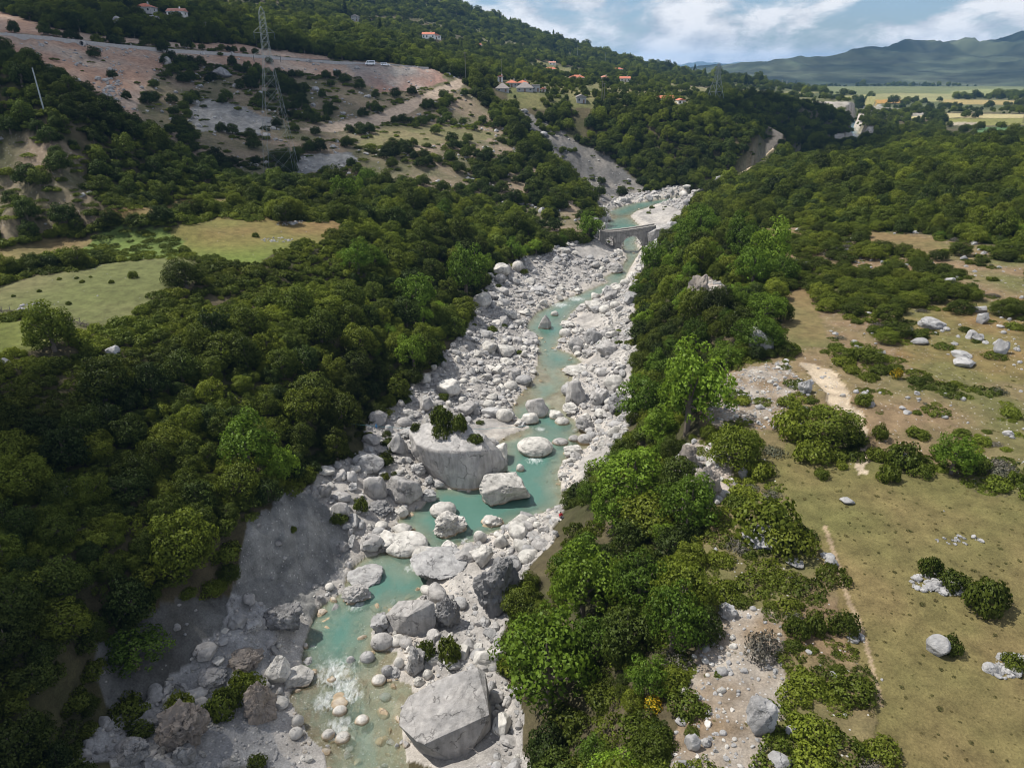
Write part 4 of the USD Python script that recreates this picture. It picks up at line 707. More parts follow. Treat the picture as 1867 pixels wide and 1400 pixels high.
instancer('grass', [f'tuft_{k}' for k in RS(58).randint(2, size=len(gx))], np.stack([gx, gy, gz - 0.01], -1), np.stack([gr * 1.6, gr * 1.6, gr * 0.9], -1), RS(59).rand(len(gx)) * 6.28, 'dry grass tufts on the meadow and stony plateau', 'grass')
print('plants', N, 'chosen', chosen.sum(), 'rest', rest.sum())

# ---------------------------------------------------------------- rocks
def rockmat(name, c1, c2, dark, rough_bump, stain=True, pit=0.35):
    return M(name, {'g': ('geometry', {}), 'oi': ('object_info', {}),
        'n1': ('noise_texture', {'scale': 0.55, 'detail': 7.0, 'roughness': 0.62}), 'r1': ('rgb_ramp', {'ramp': [(0.36, c2), (0.62, c1)]}),
        'n2': ('noise_texture', {'scale': 2.6, 'detail': 8.0, 'roughness': 0.72, 'distortion': 0.5}), 'r2': ('map_range', {'from_min': 0.28, 'from_max': 0.42, 'to_min': 1.0, 'to_max': 0.0, 'clamp': True}), 'pm': ('math', {'math_type': 'multiply', 'value2': pit}), 'mix': ('mix_color', {'b': dark}),
        'sx': ('separate_xyz', {}), 'wl': ('map_range', {'from_min': 0.12, 'from_max': 0.42, 'to_min': 0.75 if stain else 0.0, 'to_max': 0.0, 'clamp': True}), 'mix2': ('mix_color', {'b': (0.30, 0.21, 0.105)}),
        'vm': ('mapping', {'scale': (1.0, 1.0, 0.22)}), 'n4': ('noise_texture', {'scale': 1.5, 'detail': 5.0, 'roughness': 0.6}), 'r4': ('map_range', {'from_min': 0.34, 'from_max': 0.66, 'to_min': 0.76, 'to_max': 1.18}), 's4': ('vector_math', {'math_type': 'scale'}),
        'cw': ('noise_texture', {'scale': 1.1, 'detail': 4.0}), 'cs': ('vector_math', {'math_type': 'scale', 'scale': 2.2}), 'ca': ('vector_math', {'math_type': 'add'}), 'cv': ('voronoi_texture', {'feature': 'distance_to_edge', 'scale': 0.30}), 'cm': ('noise_texture', {'scale': 0.8, 'detail': 3.0}), 'cmr': ('map_range', {'from_min': 0.42, 'from_max': 0.62, 'to_min': 0.0, 'to_max': 0.035, 'clamp': True}), 'cd': ('math', {'math_type': 'subtract', 'use_clamp': True}), 'cr': ('map_range', {'from_min': -0.0, 'from_max': 0.02, 'to_min': 1.0, 'to_max': 0.5, 'clamp': True}), 'unused': ('map_range', {'to_min': 0.35, 'to_max': 1.0, 'clamp': True}), 'c3': ('vector_math', {'math_type': 'scale'}), 'hb': ('math', {'math_type': 'multiply_add', 'value2': 0.5}), 'vr': ('map_range', {'from_min': 0.0, 'from_max': 1.0, 'to_min': 0.86, 'to_max': 1.12}), 's': ('vector_math', {'math_type': 'scale'}),
        'n3': ('noise_texture', {'scale': 5.0, 'detail': 8.0, 'roughness': 0.75}), 'bp': ('bump', {'strength': rough_bump, 'distance': 0.25}), 'p': ('principled_bsdf', {'roughness': 0.92, 'specular_ior_level': 0.2})},
        [('g.position', 'n1.vector'), ('g.position', 'n2.vector'), ('g.position', 'n3.vector'), ('g.position', 'vm.vector'), ('vm.vector', 'n4.vector'), ('g.position', 'sx.vector'), ('n1.fac', 'r1.fac'), ('n2.fac', 'r2.value'), ('r2.result', 'pm.value1'), ('pm.value', 'mix.fac'), ('r1.color', 'mix.a'), ('sx.z', 'wl.value'), ('wl.result', 'mix2.fac'), ('mix.result', 'mix2.a'),
         ('n4.fac', 'r4.value'), ('mix2.result', 's4.vector1'), ('r4.result', 's4.scale'), ('oi.random', 'vr.value'), ('g.position', 'cw.vector'), ('cw.color', 'cs.vector1'), ('g.position', 'ca.vector1'), ('cs.vector', 'ca.vector2'), ('ca.vector', 'cv.vector'), ('g.position', 'cm.vector'), ('cm.fac', 'cmr.value'), ('cmr.result', 'cd.value1'), ('cv.distance', 'cd.value2'), ('cd.value', 'cr.value'), ('s4.vector', 'c3.vector1'), ('cr.result', 'c3.scale'), ('cr.result', 'hb.value1'), ('n3.fac', 'hb.value3'), ('c3.vector', 's.vector1'), ('vr.result', 's.scale'), ('hb.value', 'bp.height'), ('bp.normal', 'p.normal'), ('s.vector', 'p.base_color')], 'p.BSDF')
ROCK = {'white': rockmat('white_limestone', (0.52, 0.495, 0.455), (0.38, 0.365, 0.335), (0.22, 0.21, 0.20), 0.5),
        'grey': rockmat('grey_limestone', (0.40, 0.38, 0.36), (0.29, 0.28, 0.27), (0.14, 0.135, 0.13), 0.7),
        'dark': rockmat('pitted_dark_rock', (0.29, 0.285, 0.28), (0.19, 0.185, 0.185), (0.07, 0.07, 0.068), 1.0, pit=0.7),
        'brown': rockmat('brown_conglomerate', (0.33, 0.28, 0.235), (0.25, 0.22, 0.195), (0.10, 0.09, 0.08), 1.0, pit=0.6),
        'cream': rockmat('cream_cliff_rock', (0.36, 0.31, 0.26), (0.25, 0.225, 0.20), (0.12, 0.10, 0.085), 1.0, stain=False, pit=0.6),
        'pale': rockmat('weathered_plateau_rock', (0.40, 0.39, 0.38), (0.29, 0.285, 0.28), (0.17, 0.165, 0.16), 0.8, stain=False)}
ICO = {n: trimesh.creation.icosphere(subdivisions=n) for n in (1, 2, 3, 4, 5)}
def rock_mesh(rs, style, sub=3):
    """unit boulder: chopped ball with a craggy skin, about 2 x 2 x 2"""
    m = ICO[sub]; v = np.array(m.vertices)
    nchop = {'round': 4, 'block': 13, 'crag': 9, 'slab': 10}[style]; lo = {'round': 0.80, 'block': 0.55, 'crag': 0.62, 'slab': 0.6}[style]
    for _ in range(nchop):
        n = rs.normal(size=3); n /= np.linalg.norm(n); d = lo + 0.3 * rs.rand(); over = v @ n - d; v -= np.where(over > 0, over, 0)[:, None] * n * 0.94
    nn = v / np.linalg.norm(v, axis=1, keepdims=True); o = rs.rand(3) * 50
    amp = {'round': 0.13, 'block': 0.22, 'crag': 0.46, 'slab': 0.24}[style]
    v = v + nn * ((fbm(v * 1.3 + o, 3, 1) - 0.5) * amp * 1.6 + (fbm(v * 4.2 + o, 3, 2) - 0.5) * amp * (1.0 if style == 'crag' else 0.6))[:, None]
    if sub >= 4: v = v + nn * ((np.abs(fbm(v * 9 + o, 3, 3) - 0.5)) * -amp * 0.9)[:, None]
    ext = np.ptp(v, axis=0); v = (v - (v.max(0) + v.min(0)) / 2) / ext * 2
    return v, np.array(m.faces)
def boulder(box, style, mat, label, name='boulder', hfac=None, rz=None, group=None, depth=0.85, sink=0.22, sub=None):
    u0, v0, u1, v1 = box; uc = (u0 + u1) / 2; p = hit(uc, v1 - 0.06 * (v1 - v0)); dep = proj(p)[2]; dist = np.linalg.norm(p - [0, 0, CZ]); sphi = (CZ - p[2]) / dist; cphi = math.sqrt(max(1 - sphi ** 2, 0))
    w = (u1 - u0) / F * dep; app = (v1 - v0) / F * dist * 1.0; dd = w * depth; h = (app - 0.72 * dd * sphi) / max(cphi, 0.2)
    h = float(np.clip(h, 0.22 * w, 1.25 * w)) if hfac is None else hfac * w
    rs = RS(int(u0 * 13 + v0 * 7) % 100000); px = u1 - u0
    v, f = rock_mesh(rs, style, sub or (4 if px > 45 else 3 if px > 14 else 2))
    hdir = np.array([p[0], p[1]]) / math.hypot(p[0], p[1]); c = np.array([p[0], p[1]]) + hdir * dd * 0.42
    side = np.array([hdir[1], -hdir[0]]); hh = h / (1 - sink)
    base = min(p[2], 0.0) if p[2] < 0.15 else p[2]
    P3 = np.zeros_like(v); P3[:, :2] = v[:, :1] * side * w / 2 + v[:, 1:2] * hdir * dd / 2; P3[:, 2] = (v[:, 2] * 0.5 + 0.5 - sink) * hh + (0 if base < 0 else 0)
    g0 = max(p[2], -0.25) if p[2] < 0.1 else p[2]
    o = obj(name, (P3 + [0, 0, 0], f), ROCK[mat], smooth=28 if style != 'round' else True)
    UsdGeom.Xformable(o).AddTranslateOp().Set(Gf.Vec3d(float(c[0]), float(c[1]), float(g0)))
    PLACED.append((c[0], c[1], w / 2)); return tag(o, label, 'boulder', group)
PLACED = []
def hull_rock(corners, mat, label, seed, step=0.55, amp=0.22, name='boulder'):
    """a big boulder from its own surveyed corners"""
    q = np.array(corners); h = ConvexHull(q); t = trimesh.Trimesh(q, h.simplices, process=True); t.fix_normals()
    for _ in range(9):
        if t.edges_unique_length.max() < step or len(t.faces) > 9000: break
        t = trimesh.Trimesh(*trimesh.remesh.subdivide_to_size(t.vertices, t.faces, step, max_iter=12), process=True)
    trimesh.smoothing.filter_taubin(t, iterations=4)
    v = np.array(t.vertices); n = np.array(t.vertex_normals); v = v + n * ((fbm(v * 0.35, 4, seed) - 0.5) * amp * 3.2 + (fbm(v * 1.3, 4, seed + 1) - 0.5) * amp * 1.3)[:, None]
    o = obj(name, (v, np.array(t.faces)), ROCK[mat], smooth=35); PLACED.append((*q[:, :2].mean(0), np.ptp(q[:, 0]) / 2.2)); return tag(o, label, 'boulder')
def PB(u, v, z): return P(u, v, z)
# the two giants, corner by corner
a = [PB(744,784,7.0), PB(775,772,8.2), PB(812,765,9.0), PB(850,772,8.8), PB(885,792,7.6), PB(912,820,5.2), PB(926,845,2.6), PB(760,812,6.6), PB(800,822,6.9), PB(842,824,6.7), PB(878,822,6.6), PB(752,828,3.4), PB(775,862,0.6), PB(793,880,-0.6), PB(828,897,-0.6), PB(866,901,-0.6), PB(905,872,-0.5), PB(925,856,0.2)]
back = [np.array([a[0][0] + 1, a[0][1] + 5, 0.0]), np.array([a[4][0], a[4][1] + 6, 0.0]), np.array([a[2][0], a[2][1] + 5, 1.0])]
hull_rock(a + back, 'grey', 'enormous rounded grey boulder crowned with bushes, largest in the river', 901, 0.6, 0.20)
a = [PB(870,1214,6.4), PB(885,1222,5.8), PB(887,1268,5.2), PB(893,1302,4.9), PB(772,1357,3.7), PB(760,1352,3.5), PB(727,1322,2.6), PB(729,1300,2.6), PB(748,1268,3.2), PB(800,1238,4.6), PB(896,1325,2.6), PB(890,1336,1.6), PB(845,1398,-0.2), PB(800,1388,-0.2), PB(768,1372,0.2), PB(738,1334,0.4)]
back = [np.array([a[0][0] + 0.2, a[0][1] + 0.6, 0.5]), np.array([a[1][0] + 0.6, a[1][1], 0.5]), np.array([a[9][0], a[9][1] + 0.8, 0.0])]
hull_rock(a + back, 'grey', 'huge flat-topped tilted grey slab at the bottom edge beside the river', 905, 0.38, 0.13)
a = [PB(727,1096,2.2), PB(752,1094,3.6), PB(780,1092,4.6), PB(792,1098,4.4), PB(796,1130,2.4), PB(787,1163,-0.2), PB(748,1167,-0.2), PB(716,1155,0.0), PB(701,1133,0.5), PB(703,1120,1.6), PB(742,1124,3.3), PB(752,1110,3.7), PB(790,1150,0.4)]
hull_rock(a + [np.array([a[2][0], a[2][1] + 1.5, 0.0]), np.array([a[0][0], a[0][1] + 1.0, 0.0])], 'grey', 'split angular grey boulder beside the grey sand pocket, dark overhang beneath', 909, 0.3, 0.10)
for q_ in ((820, 1400, 3.2), (765, 1392, 2.6), (860, 1396, 2.6)): PLACED.append((*P(q_[0], q_[1], 0)[:2], q_[2]))
B = [((874,850,968,926),'block','white','big bright white boulder leaning against the enormous bushy one'), ((942,792,1008,836),'round','white','smooth white rounded boulder alone in the turquoise pool'), ((957,721,1001,764),'block','grey','upright wedge of grey rock in midstream'), ((949,750,983,776),'block','white','white angular block at the foot of the midstream wedge'),
 ((1001,744,1028,766),'block','white','small white block right of the midstream wedge'), ((1011,757,1038,776),'round','white','white flat-topped block at the head of the small cascade'), ((981,572,1005,602),'block','grey','squarish grey boulder standing in the upper river'), ((1004,565,1018,577),'round','white','white knob in the upper river behind the squarish one'),
 ((1019,598,1041,615),'round','white','egg-white boulder at the right edge of the upper river'), ((1035,614,1064,642),'slab','grey','leaning grey slab on the right shore of the upper river'), ((1043,629,1060,646),'block','grey','small block propping up the leaning grey slab'), ((1064,598,1098,628),'slab','pale','smooth pale sloping rock behind the leaning slab'),
 ((1084,619,1131,652),'block','grey','large layered grey block below the smooth white rock sheet'), ((1024,664,1072,686),'slab','white','long white two-humped rock at the water, right shore'), ((1030,693,1068,744),'slab','grey','tall pale grey slab with a crevice on the right shore'), ((1048,756,1084,791),'crag','grey','rough grey rounded boulder on the right shore above the eggs'),
 ((1052,788,1080,811),'round','grey','grey egg-shaped stone on the right shore'), ((1006,795,1036,813),'round','grey','low dark egg stone in the shallows of the pool'), ((1036,790,1056,806),'round','grey','dark stone between the two egg stones'), ((904,744,935,771),'round','white','white boulder lying on the pale beach'), ((941,843,956,861),'round','white','small white knob between the two largest white boulders'),
 ((1105,720,1152,757),'crag','dark','rounded grey crag under the right bank trees'), ((1074,706,1112,743),'crag','grey','jagged grey cluster above the rounded crag'), ((664,864,709,914),'block','grey','tall grey block with cut faces beside the wood'), ((706,862,772,925),'block','grey','large square grey block facing the river'), ((768,889,797,918),'crag','pale','pale craggy stone at the corner of the square block'),
 ((668,910,721,944),'crag','dark','dark rough rock beneath the tall cut block'), ((720,920,746,946),'block','white','whitish stone at the edge of the shaded inlet'), ((604,915,640,950),'block','grey','grey boulder edging the bare slope'), ((578,881,607,911),'block','grey','grey boulder at the left end of the rock chain'), ((604,896,642,919),'block','grey','flat-topped grey boulder in the rock chain'),
 ((707,788,745,832),'block','pale','pale cracked boulder left of the enormous one'), ((660,788,696,815),'block','grey','shaded grey boulder at the edge of the wood'), ((670,747,709,779),'block','grey','sunlit slab boulder half under the trees'), ((724,760,753,781),'round','grey','rounded boulder behind the enormous one'), ((766,724,792,755),'block','grey','upright grey boulder near the rubble field'),
 ((790,728,814,749),'crag','grey','craggy grey boulder beside the upright one'), ((748,843,777,869),'crag','pale','pale lumpy rock at the left foot of the enormous one'), ((773,867,792,886),'crag','pale','small lumpy rock at the waterline of the enormous one'), ((784,912,833,948),'round','white','smooth white dome of the double boulder in the channel'), ((789,925,854,983),'crag','white','knobbly white half of the double boulder in the channel'),
 ((876,934,920,964),'crag','white','flat white rock in the green channel'), ((863,967,888,993),'round','white','white ball of rock below the green channel'), ((900,972,928,1003),'block','white','pointed white block on the right shore'), ((714,954,752,976),'slab','white','low white rock at the mouth of the shaded inlet'), ((702,968,782,1018),'round','white','broad white dome at the head of the lower pool'),
 ((801,984,835,1012),'block','white','white wedge beside the foaming chute'), ((679,961,705,982),'round','pale','pale stone left of the broad white dome'), ((683,950,709,968),'round','white','small white stone near the inlet'), ((656,971,701,1011),'crag','grey','nubbly grey rock left of the broad white dome'), ((614,987,639,1009),'crag','grey','small grey crag at the foot of the bare slope'),
 ((752,996,800,1036),'round','white','white rounded rock beside the lower chute'), ((748,1003,858,1062),'slab','pale','wide layered pale grey outcrop above the sand pocket'), ((855,994,902,1038),'block','white','white block at the upper end of the sand pocket'), ((862,1020,952,1130),'crag','dark','dark pitted crag rising right of the sand pocket'), ((792,1092,842,1153),'crag','dark','dark pitted rock touching the split boulder'),
 ((677,1156,718,1189),'round','grey','smooth grey cushion stone in the shallows'), ((657,1186,684,1209),'round','pale','pale stone downstream of the cushion stone'), ((632,1194,647,1209),'round','pale','little pale stone beside the gravel spit'), ((624,1063,679,1104),'crag','grey','pocked grey boulder standing in the lower pool'), ((634,1033,702,1071),'slab','pale','flat sandy slab islet in the lower pool'),
 ((738,1183,779,1234),'crag','grey','pocked upright boulder above the bottom slab'), ((719,1200,738,1221),'round','white','white smooth stone next to the pocked upright one'), ((771,1222,790,1240),'round','white','clean white cobble right of the pocked upright one'), ((678,1229,705,1250),'round','white','long pale cobble at the rapid'), ((696,1214,718,1235),'round','pale','pale cobble in the line of stones across the rapid'),
 ((889,1260,919,1286),'block','grey','orange-stained boulder behind the bottom slab'), ((647,1303,674,1322),'round','white','pale cobble in the clear shallows'), ((604,1272,636,1290),'round','white','middle of three cobbles standing in the rapid'), ((607,1262,632,1276),'round','white','upper of three cobbles standing in the rapid'), ((607,1286,634,1305),'round','white','lower of three cobbles standing in the rapid'),
 ((587,1329,612,1348),'round','white','left cobble of a pair in the lower shallows'), ((611,1335,640,1355),'round','white','right cobble of a pair in the lower shallows'), ((529,1329,555,1350),'round','white','lower of two white stones on the gravel bar'), ((534,1306,556,1327),'round','white','upper of two white stones on the gravel bar'), ((486,1206,534,1252),'slab','white','white fluted rock at the tip of the rapid'),
 ((520,1219,576,1255),'slab','white','white pointed rock jutting into the rapid'), ((484,1104,558,1162),'crag','dark','rough grey crag at the left edge of the lower channel'), ((450,1249,513,1323),'crag','brown','rough brown rock at the top of the gravel bar'), ((297,1296,395,1379),'crag','brown','largest rough brown-grey rock on the left bank, bottom'), ((223,1354,279,1402),'crag','dark','dark rough rock at the bottom left'),
 ((243,1300,312,1340),'crag','dark','long dark rock behind the rough brown-grey one'), ((412,1184,488,1232),'crag','brown','brownish rough rock with bushes on the left bank'), ((318,1361,362,1402),'crag','dark','dark rock beside the driftwood'), ((355,1222,420,1262),'crag','grey','grey broken ridge of rock on the left bank'),
 ((1362,599,1408,650),'slab','pale','tall standing grey stone on the edge of the plateau'), ((1452,692,1478,722),'block','pale','grey rock left of the footpath'), ((1673,579,1720,602),'slab','pale','wide flat-faced grey rock in the brown clearing'), ((1772,558,1797,572),'block','pale','grey rock at the top of the rocky clearing'), ((1779,573,1799,592),'block','pale','blocky grey rock below the one at the top of the clearing'),
 ((1810,623,1835,648),'block','pale','upright rock at the right side of the rocky clearing'), ((1733,641,1769,655),'slab','pale','low slab on the lower edge of the rocky clearing'), ((1737,654,1774,672),'block','pale','double rock below the low slab'), ((1660,616,1690,630),'slab','pale','pale slab at the left of the rocky clearing'), ((1772,609,1791,623),'block','pale','small rock in the middle right of the rocky clearing'),
 ((1349,962,1443,1008),'slab','pale','long tilted rock ledge at the head of the stony slope'), ((1307,1101,1343,1132),'crag','pale','white pitted rock beside the dry grey twigs'), ((1353,1271,1409,1346),'block','pale','big whitish rock half in the bushes, lower right'), ((1245,1341,1275,1371),'block','pale','rock at the lower edge of the stony slope'),
 ((1396,1378,1440,1406),'block','pale','rock cut by the bottom edge of the picture'), ((1470,1390,1502,1408),'block','pale','second rock at the bottom edge, by the meadow'), ((1429,1020,1463,1036),'slab','pale','flat pale rock under the dense dark bush'), ((1494,1010,1520,1020),'slab','pale','thin flat stone at the edge of the dry meadow'), ((1502,1018,1527,1036),'slab','pale','oblong stone just below the thin flat one'),
 ((1684,1164,1726,1199),'block','pale','pointed grey rock standing in the dry meadow'), ((1547,1162,1564,1173),'slab','pale','small flat stone below the lone round bush'), ((1529,906,1556,921),'slab','pale','whitish rock in the top part of the dry meadow'), ((1344,842,1363,877),'block','pale','grey rock on the rim above the cliff'), ((1247,1002,1262,1030),'block','grey','grey rock among the trees of the right slope'),
 ((384,116,423,143),'block','dark','great grey boulder below the new road', 0.45),((1231,798,1270,864),'crag','cream','upper crag of the cream rock cliff on the right bank'), ((1258,836,1313,926),'crag','cream','broad lower face of the cream rock cliff on the right bank'), ((1238,866,1282,930),'crag','cream','left foot of the cream rock cliff on the right bank'), ((1248,503,1292,562),'crag','cream','left crag of the upper cream cliff below the plateau'), ((1296,520,1330,562),'crag','cream','right crag of the upper cream cliff below the plateau'), ((300,105,313,122),'round','grey','egg-shaped grey boulder left of the great one'), ((274,36,298,56),'crag','grey','double grey boulder above the new road'), ((208,37,225,54),'round','grey','round grey boulder above the new road, left of the double one'), ((185,23,201,41),'round','grey','grey boulder at the upper left above the road'), ((378,55,400,69),'block','grey','dark-sided boulder above the road, right of the double one'),
 ((1298,322,1330,346),'crag','dark','large grey rock at the bend where the river disappears'), ((118,880,148,925),'crag','grey','pale rock tower rising out of the left wood'), ((196,632,222,656),'block','pale','pale rock face in the trees below the left meadow'), ((0,655,20,668),'slab','pale','pale slab at the left edge by the green strip'), ((1104,478,1136,500),'crag','grey','rugged grey rock narrowing the stream below the bridge')]
for box, style, mat, label, *h_ in B: boulder(box, style, mat, label, hfac=h_[0] if h_ else None)
# boulders of the river bed and stones: the largest by name, the rest strewn
for k, st in enumerate(['block', 'block', 'crag', 'block', 'slab', 'round', 'crag', 'slab']):
    for mat in ('white', 'grey', 'pale'):
        v_, f_ = rock_mesh(RS(800 + k), st, 2); stage.CreateClassPrim(f'/World/_stone_{mat}_{k}'); usdkit.mesh(stage, f'/World/_stone_{mat}_{k}/stone', (v_ * [1, 1, 0.72], f_), ROCK[mat], smooth=22 if st != 'round' else True)
SMOOTH = [(900,782,42,20),(1075,585,26,16),(1080,660,26,10),(840,1065,55,28),(470,1350,95,60),(1190,395,55,22),(1010,870,1,1),(1100,870,50,45),(520,1000,95,95),(530,1200,30,60),(620,1085,20,25),(1085,460,40,14)]
sm = np.zeros(R.shape, bool)
for u, v, a_, b_ in SMOOTH: sm |= ((U - u) / a_) ** 2 + ((V - v) / b_) ** 2 < 1
rb = isG & (WD > np.where((Y > 205) & (Y < 258), 1.6, 0.25)) & (Z0 < 10) & (R < 420) & infr & ~is_('T1')
bed = rb & ~W_IN & ~sm
tree_p = None
def strew(dens, med, sig, lo, hi, seed, sep):
    x, y, z, ra, i, j = scatter(dens, lambda r, rs, i, j: np.clip(rs.lognormal(math.log(med), sig, len(r)), lo, hi), seed, sep)
    pl = np.array(PLACED); d, k = cKDTree(pl[:, :2]).query(np.stack([x, y], -1)); ok = d > pl[k, 2] * 0.8 + ra * 0.3
    return x[ok], y[ok], z[ok], ra[ok], i[ok], j[ok]
cl2 = fb2(X, Y, 9.0, 3, 97) + 0.5
x, y, z, ra, i, j = strew(bed * np.clip((cl2 - 0.36) * 5, 0.15, 1) * 0.20, 0.75, 0.5, 0.45, 2.4, 71, 0.7)
o_ = np.argsort(-ra * F / np.hypot(np.hypot(x, y), 60)); rs = RS(72); nbig = min(260, len(x)); INB = o_[:nbig]
def side_of(x, y, i, j):
    vv = V[i, j]; w = 'near the bridge' if vv < 560 else 'in its middle reach' if vv < 760 else 'by the turquoise pools' if vv < 980 else 'in its lower reach'
    return w
for k in INB:
    wz = 'white' if rs.rand() < (0.35 if WD[i[k], j[k]] > 4 else 0.7) else ('pale' if rs.rand() < .5 else 'grey'); st = ['block', 'crag', 'block', 'round', 'slab'][rs.randint(5)]
    v_, f_ = rock_mesh(RS(9000 + int(k)), st, 3 if ra[k] * F / math.hypot(math.hypot(x[k], y[k]), 60) > 9 else 2)
    a_ = rs.rand() * 6.28; ca, sa = math.cos(a_), math.sin(a_); sx, sy, sz = ra[k] * (0.9 + .4 * rs.rand()), ra[k] * (0.75 + .3 * rs.rand()), ra[k] * (0.5 + .45 * rs.rand())
    q = v_ * [sx, sy, sz]; q = np.stack([q[:, 0] * ca - q[:, 1] * sa, q[:, 0] * sa + q[:, 1] * ca, q[:, 2] + sz * 0.55], -1)
    o = obj('boulder', (q, f_), ROCK[wz], smooth=30); UsdGeom.Xformable(o).AddTranslateOp().Set(Gf.Vec3d(float(x[k]), float(y[k]), float(z[k])))
    qu, qv, _ = proj(np.array([x[k], y[k], z[k] + 0.5])); lb = f"{ {'white': 'bleached white', 'pale': 'pale grey', 'grey': 'darker grey'}[wz]} { {'block': 'angular', 'crag': 'craggy', 'round': 'rounded', 'slab': 'slabby'}[st]} boulder {'left' if x[k] < np.interp(y[k], [40, 130, 200, 260], [-12, 2, 18, 42]) else 'right'} of the stream nearest {landmark(qu, qv)}"
    tag(o, lb, 'boulder', 'boulders: ' + lb)
restb = np.setdiff1d(np.arange(len(x)), INB)
SX, SY, SZ, SR, SK = [x[restb]], [y[restb]], [z[restb]], [ra[restb]], [np.where(WD[i[restb], j[restb]] > 5, 'grey', 'white')]
def more(dens, med, sig, lo, hi, seed, sep, mats):
    x, y, z, ra, i, j = strew(dens, med, sig, lo, hi, seed, sep); SX.append(x); SY.append(y); SZ.append(z); SR.append(ra); SK.append(np.array(mats, object)[RS(seed + 1).randint(len(mats), size=len(x))])
more(bed * 0.95, 0.30, 0.58, 0.12, 1.1, 73, 0.55, ['white', 'pale', 'grey', 'pale', 'grey'])
more(rb * W_IN * (WD < 2.2) * 0.10 + isG * W_IN * (R < 75) * 0.5 + isG * W_IN * (R < 300) * 0.012, 0.35, 0.4, 0.15, 0.9, 75, 0.8, ['white', 'white', 'pale'])
more((rb & (R < 150) & sm & ~W_IN & (V > 1050)) * 2.2, 0.13, 0.3, 0.08, 0.3, 77, 0.7, ['white', 'pale'])
more((bed & (R < 190)) * 2.0, 0.14, 0.4, 0.08, 0.35, 79, 0.7, ['white', 'pale', 'grey'])
instancer('river_stones', [f'stone_{k}_{n}' for k, n in zip(np.concatenate(SK), RS(81).randint(8, size=sum(map(len, SX))))], np.stack([np.concatenate(SX), np.concatenate(SY), np.concatenate(SZ) + np.concatenate(SR) * 0.25], -1), np.stack([np.concatenate(SR)] * 3, -1) * (0.5 + 0.95 * RS(82).rand(sum(map(len, SX)), 3)), RS(83).rand(sum(map(len, SX))) * 6.28, 'countless smaller stones and cobbles of the river bed', 'stones')
SX, SY, SZ, SR, SK = [], [], [], [], []
stc = fb2(X, Y, 7.0, 3, 99) + 0.5
more(is_('S3') * np.clip((stc - 0.5) * 8, 0.02, 1) * 0.14 + any_('RK') * 0.16 * np.clip((stc - 0.42) * 6, 0.05, 1), 0.28, 0.6, 0.10, 1.3, 85, 0.7, ['pale'])
more(any_('ST', 'ST2') * 2.2 + is_('P2') * 0.25, 0.14, 0.5, 0.07, 0.8, 87, 0.7, ['pale', 'pale', 'white'])
more(any_('MR', 'ML1', 'ML3') * 0.018, 0.09, 0.4, 0.05, 0.3, 89, 0.7, ['pale'])
more(any_('S1', 'S2', 'T2', 'T3', 'T4', 'E1', 'E2', 'E3') * np.clip((stc - 0.5) * 8, 0.03, 1) * 0.10, 0.45, 0.55, 0.2, 2.2, 91, 0.7, ['pale', 'grey', 'pale'])
more(is_('T1') * 0.35 + is_('T5') * 0.3, 0.13, 0.6, 0.06, 0.6, 92, 0.7, ['grey', 'grey', 'pale'])
more(any_('C1', 'C2') * 0.6, 0.4, 0.4, 0.2, 1.4, 93, 0.6, ['pale', 'white'])
# stone clearance heaps in the meadow
for u, v, n, a_, b_ in [(1700,1062,120,44,18),(1735,1075,50,30,10),(1838,1215,100,38,22),(1560,1165,12,20,16),(60,560,60,26,9),(520,408,50,20,4),(505,438,50,30,4),(1745,985,26,45,8),(210,150,160,16,40),(195,185,140,10,25),(545,405,30,8,3)]:
    rs = RS(int(u + v))
    for _ in range(n):
        r_ = math.sqrt(rs.rand()); t_ = rs.rand() * 6.28; p = hit(u + a_ * r_ * math.cos(t_), v + b_ * r_ * math.sin(t_)); SX.append([p[0]]); SY.append([p[1]]); SZ.append([p[2]]); SR.append([np.clip(rs.lognormal(-2.0, .6), .06, .6) * (2.2 if v < 300 else 1.0)]); SK.append(np.array(['pale'], object))
n_ = sum(map(len, SX))
instancer('field_stones', [f'stone_{k}_{n}' for k, n in zip(np.concatenate(SK), RS(95).randint(8, size=n_))], np.stack([np.concatenate(SX), np.concatenate(SY), np.concatenate(SZ) + np.concatenate(SR) * 0.2], -1), np.stack([np.concatenate(SR)] * 3, -1) * (0.7 + 0.5 * RS(96).rand(n_, 3)), RS(97).rand(n_) * 6.28, 'loose pale stones on plateau, meadows and slopes', 'stones')
print('stones', n_)

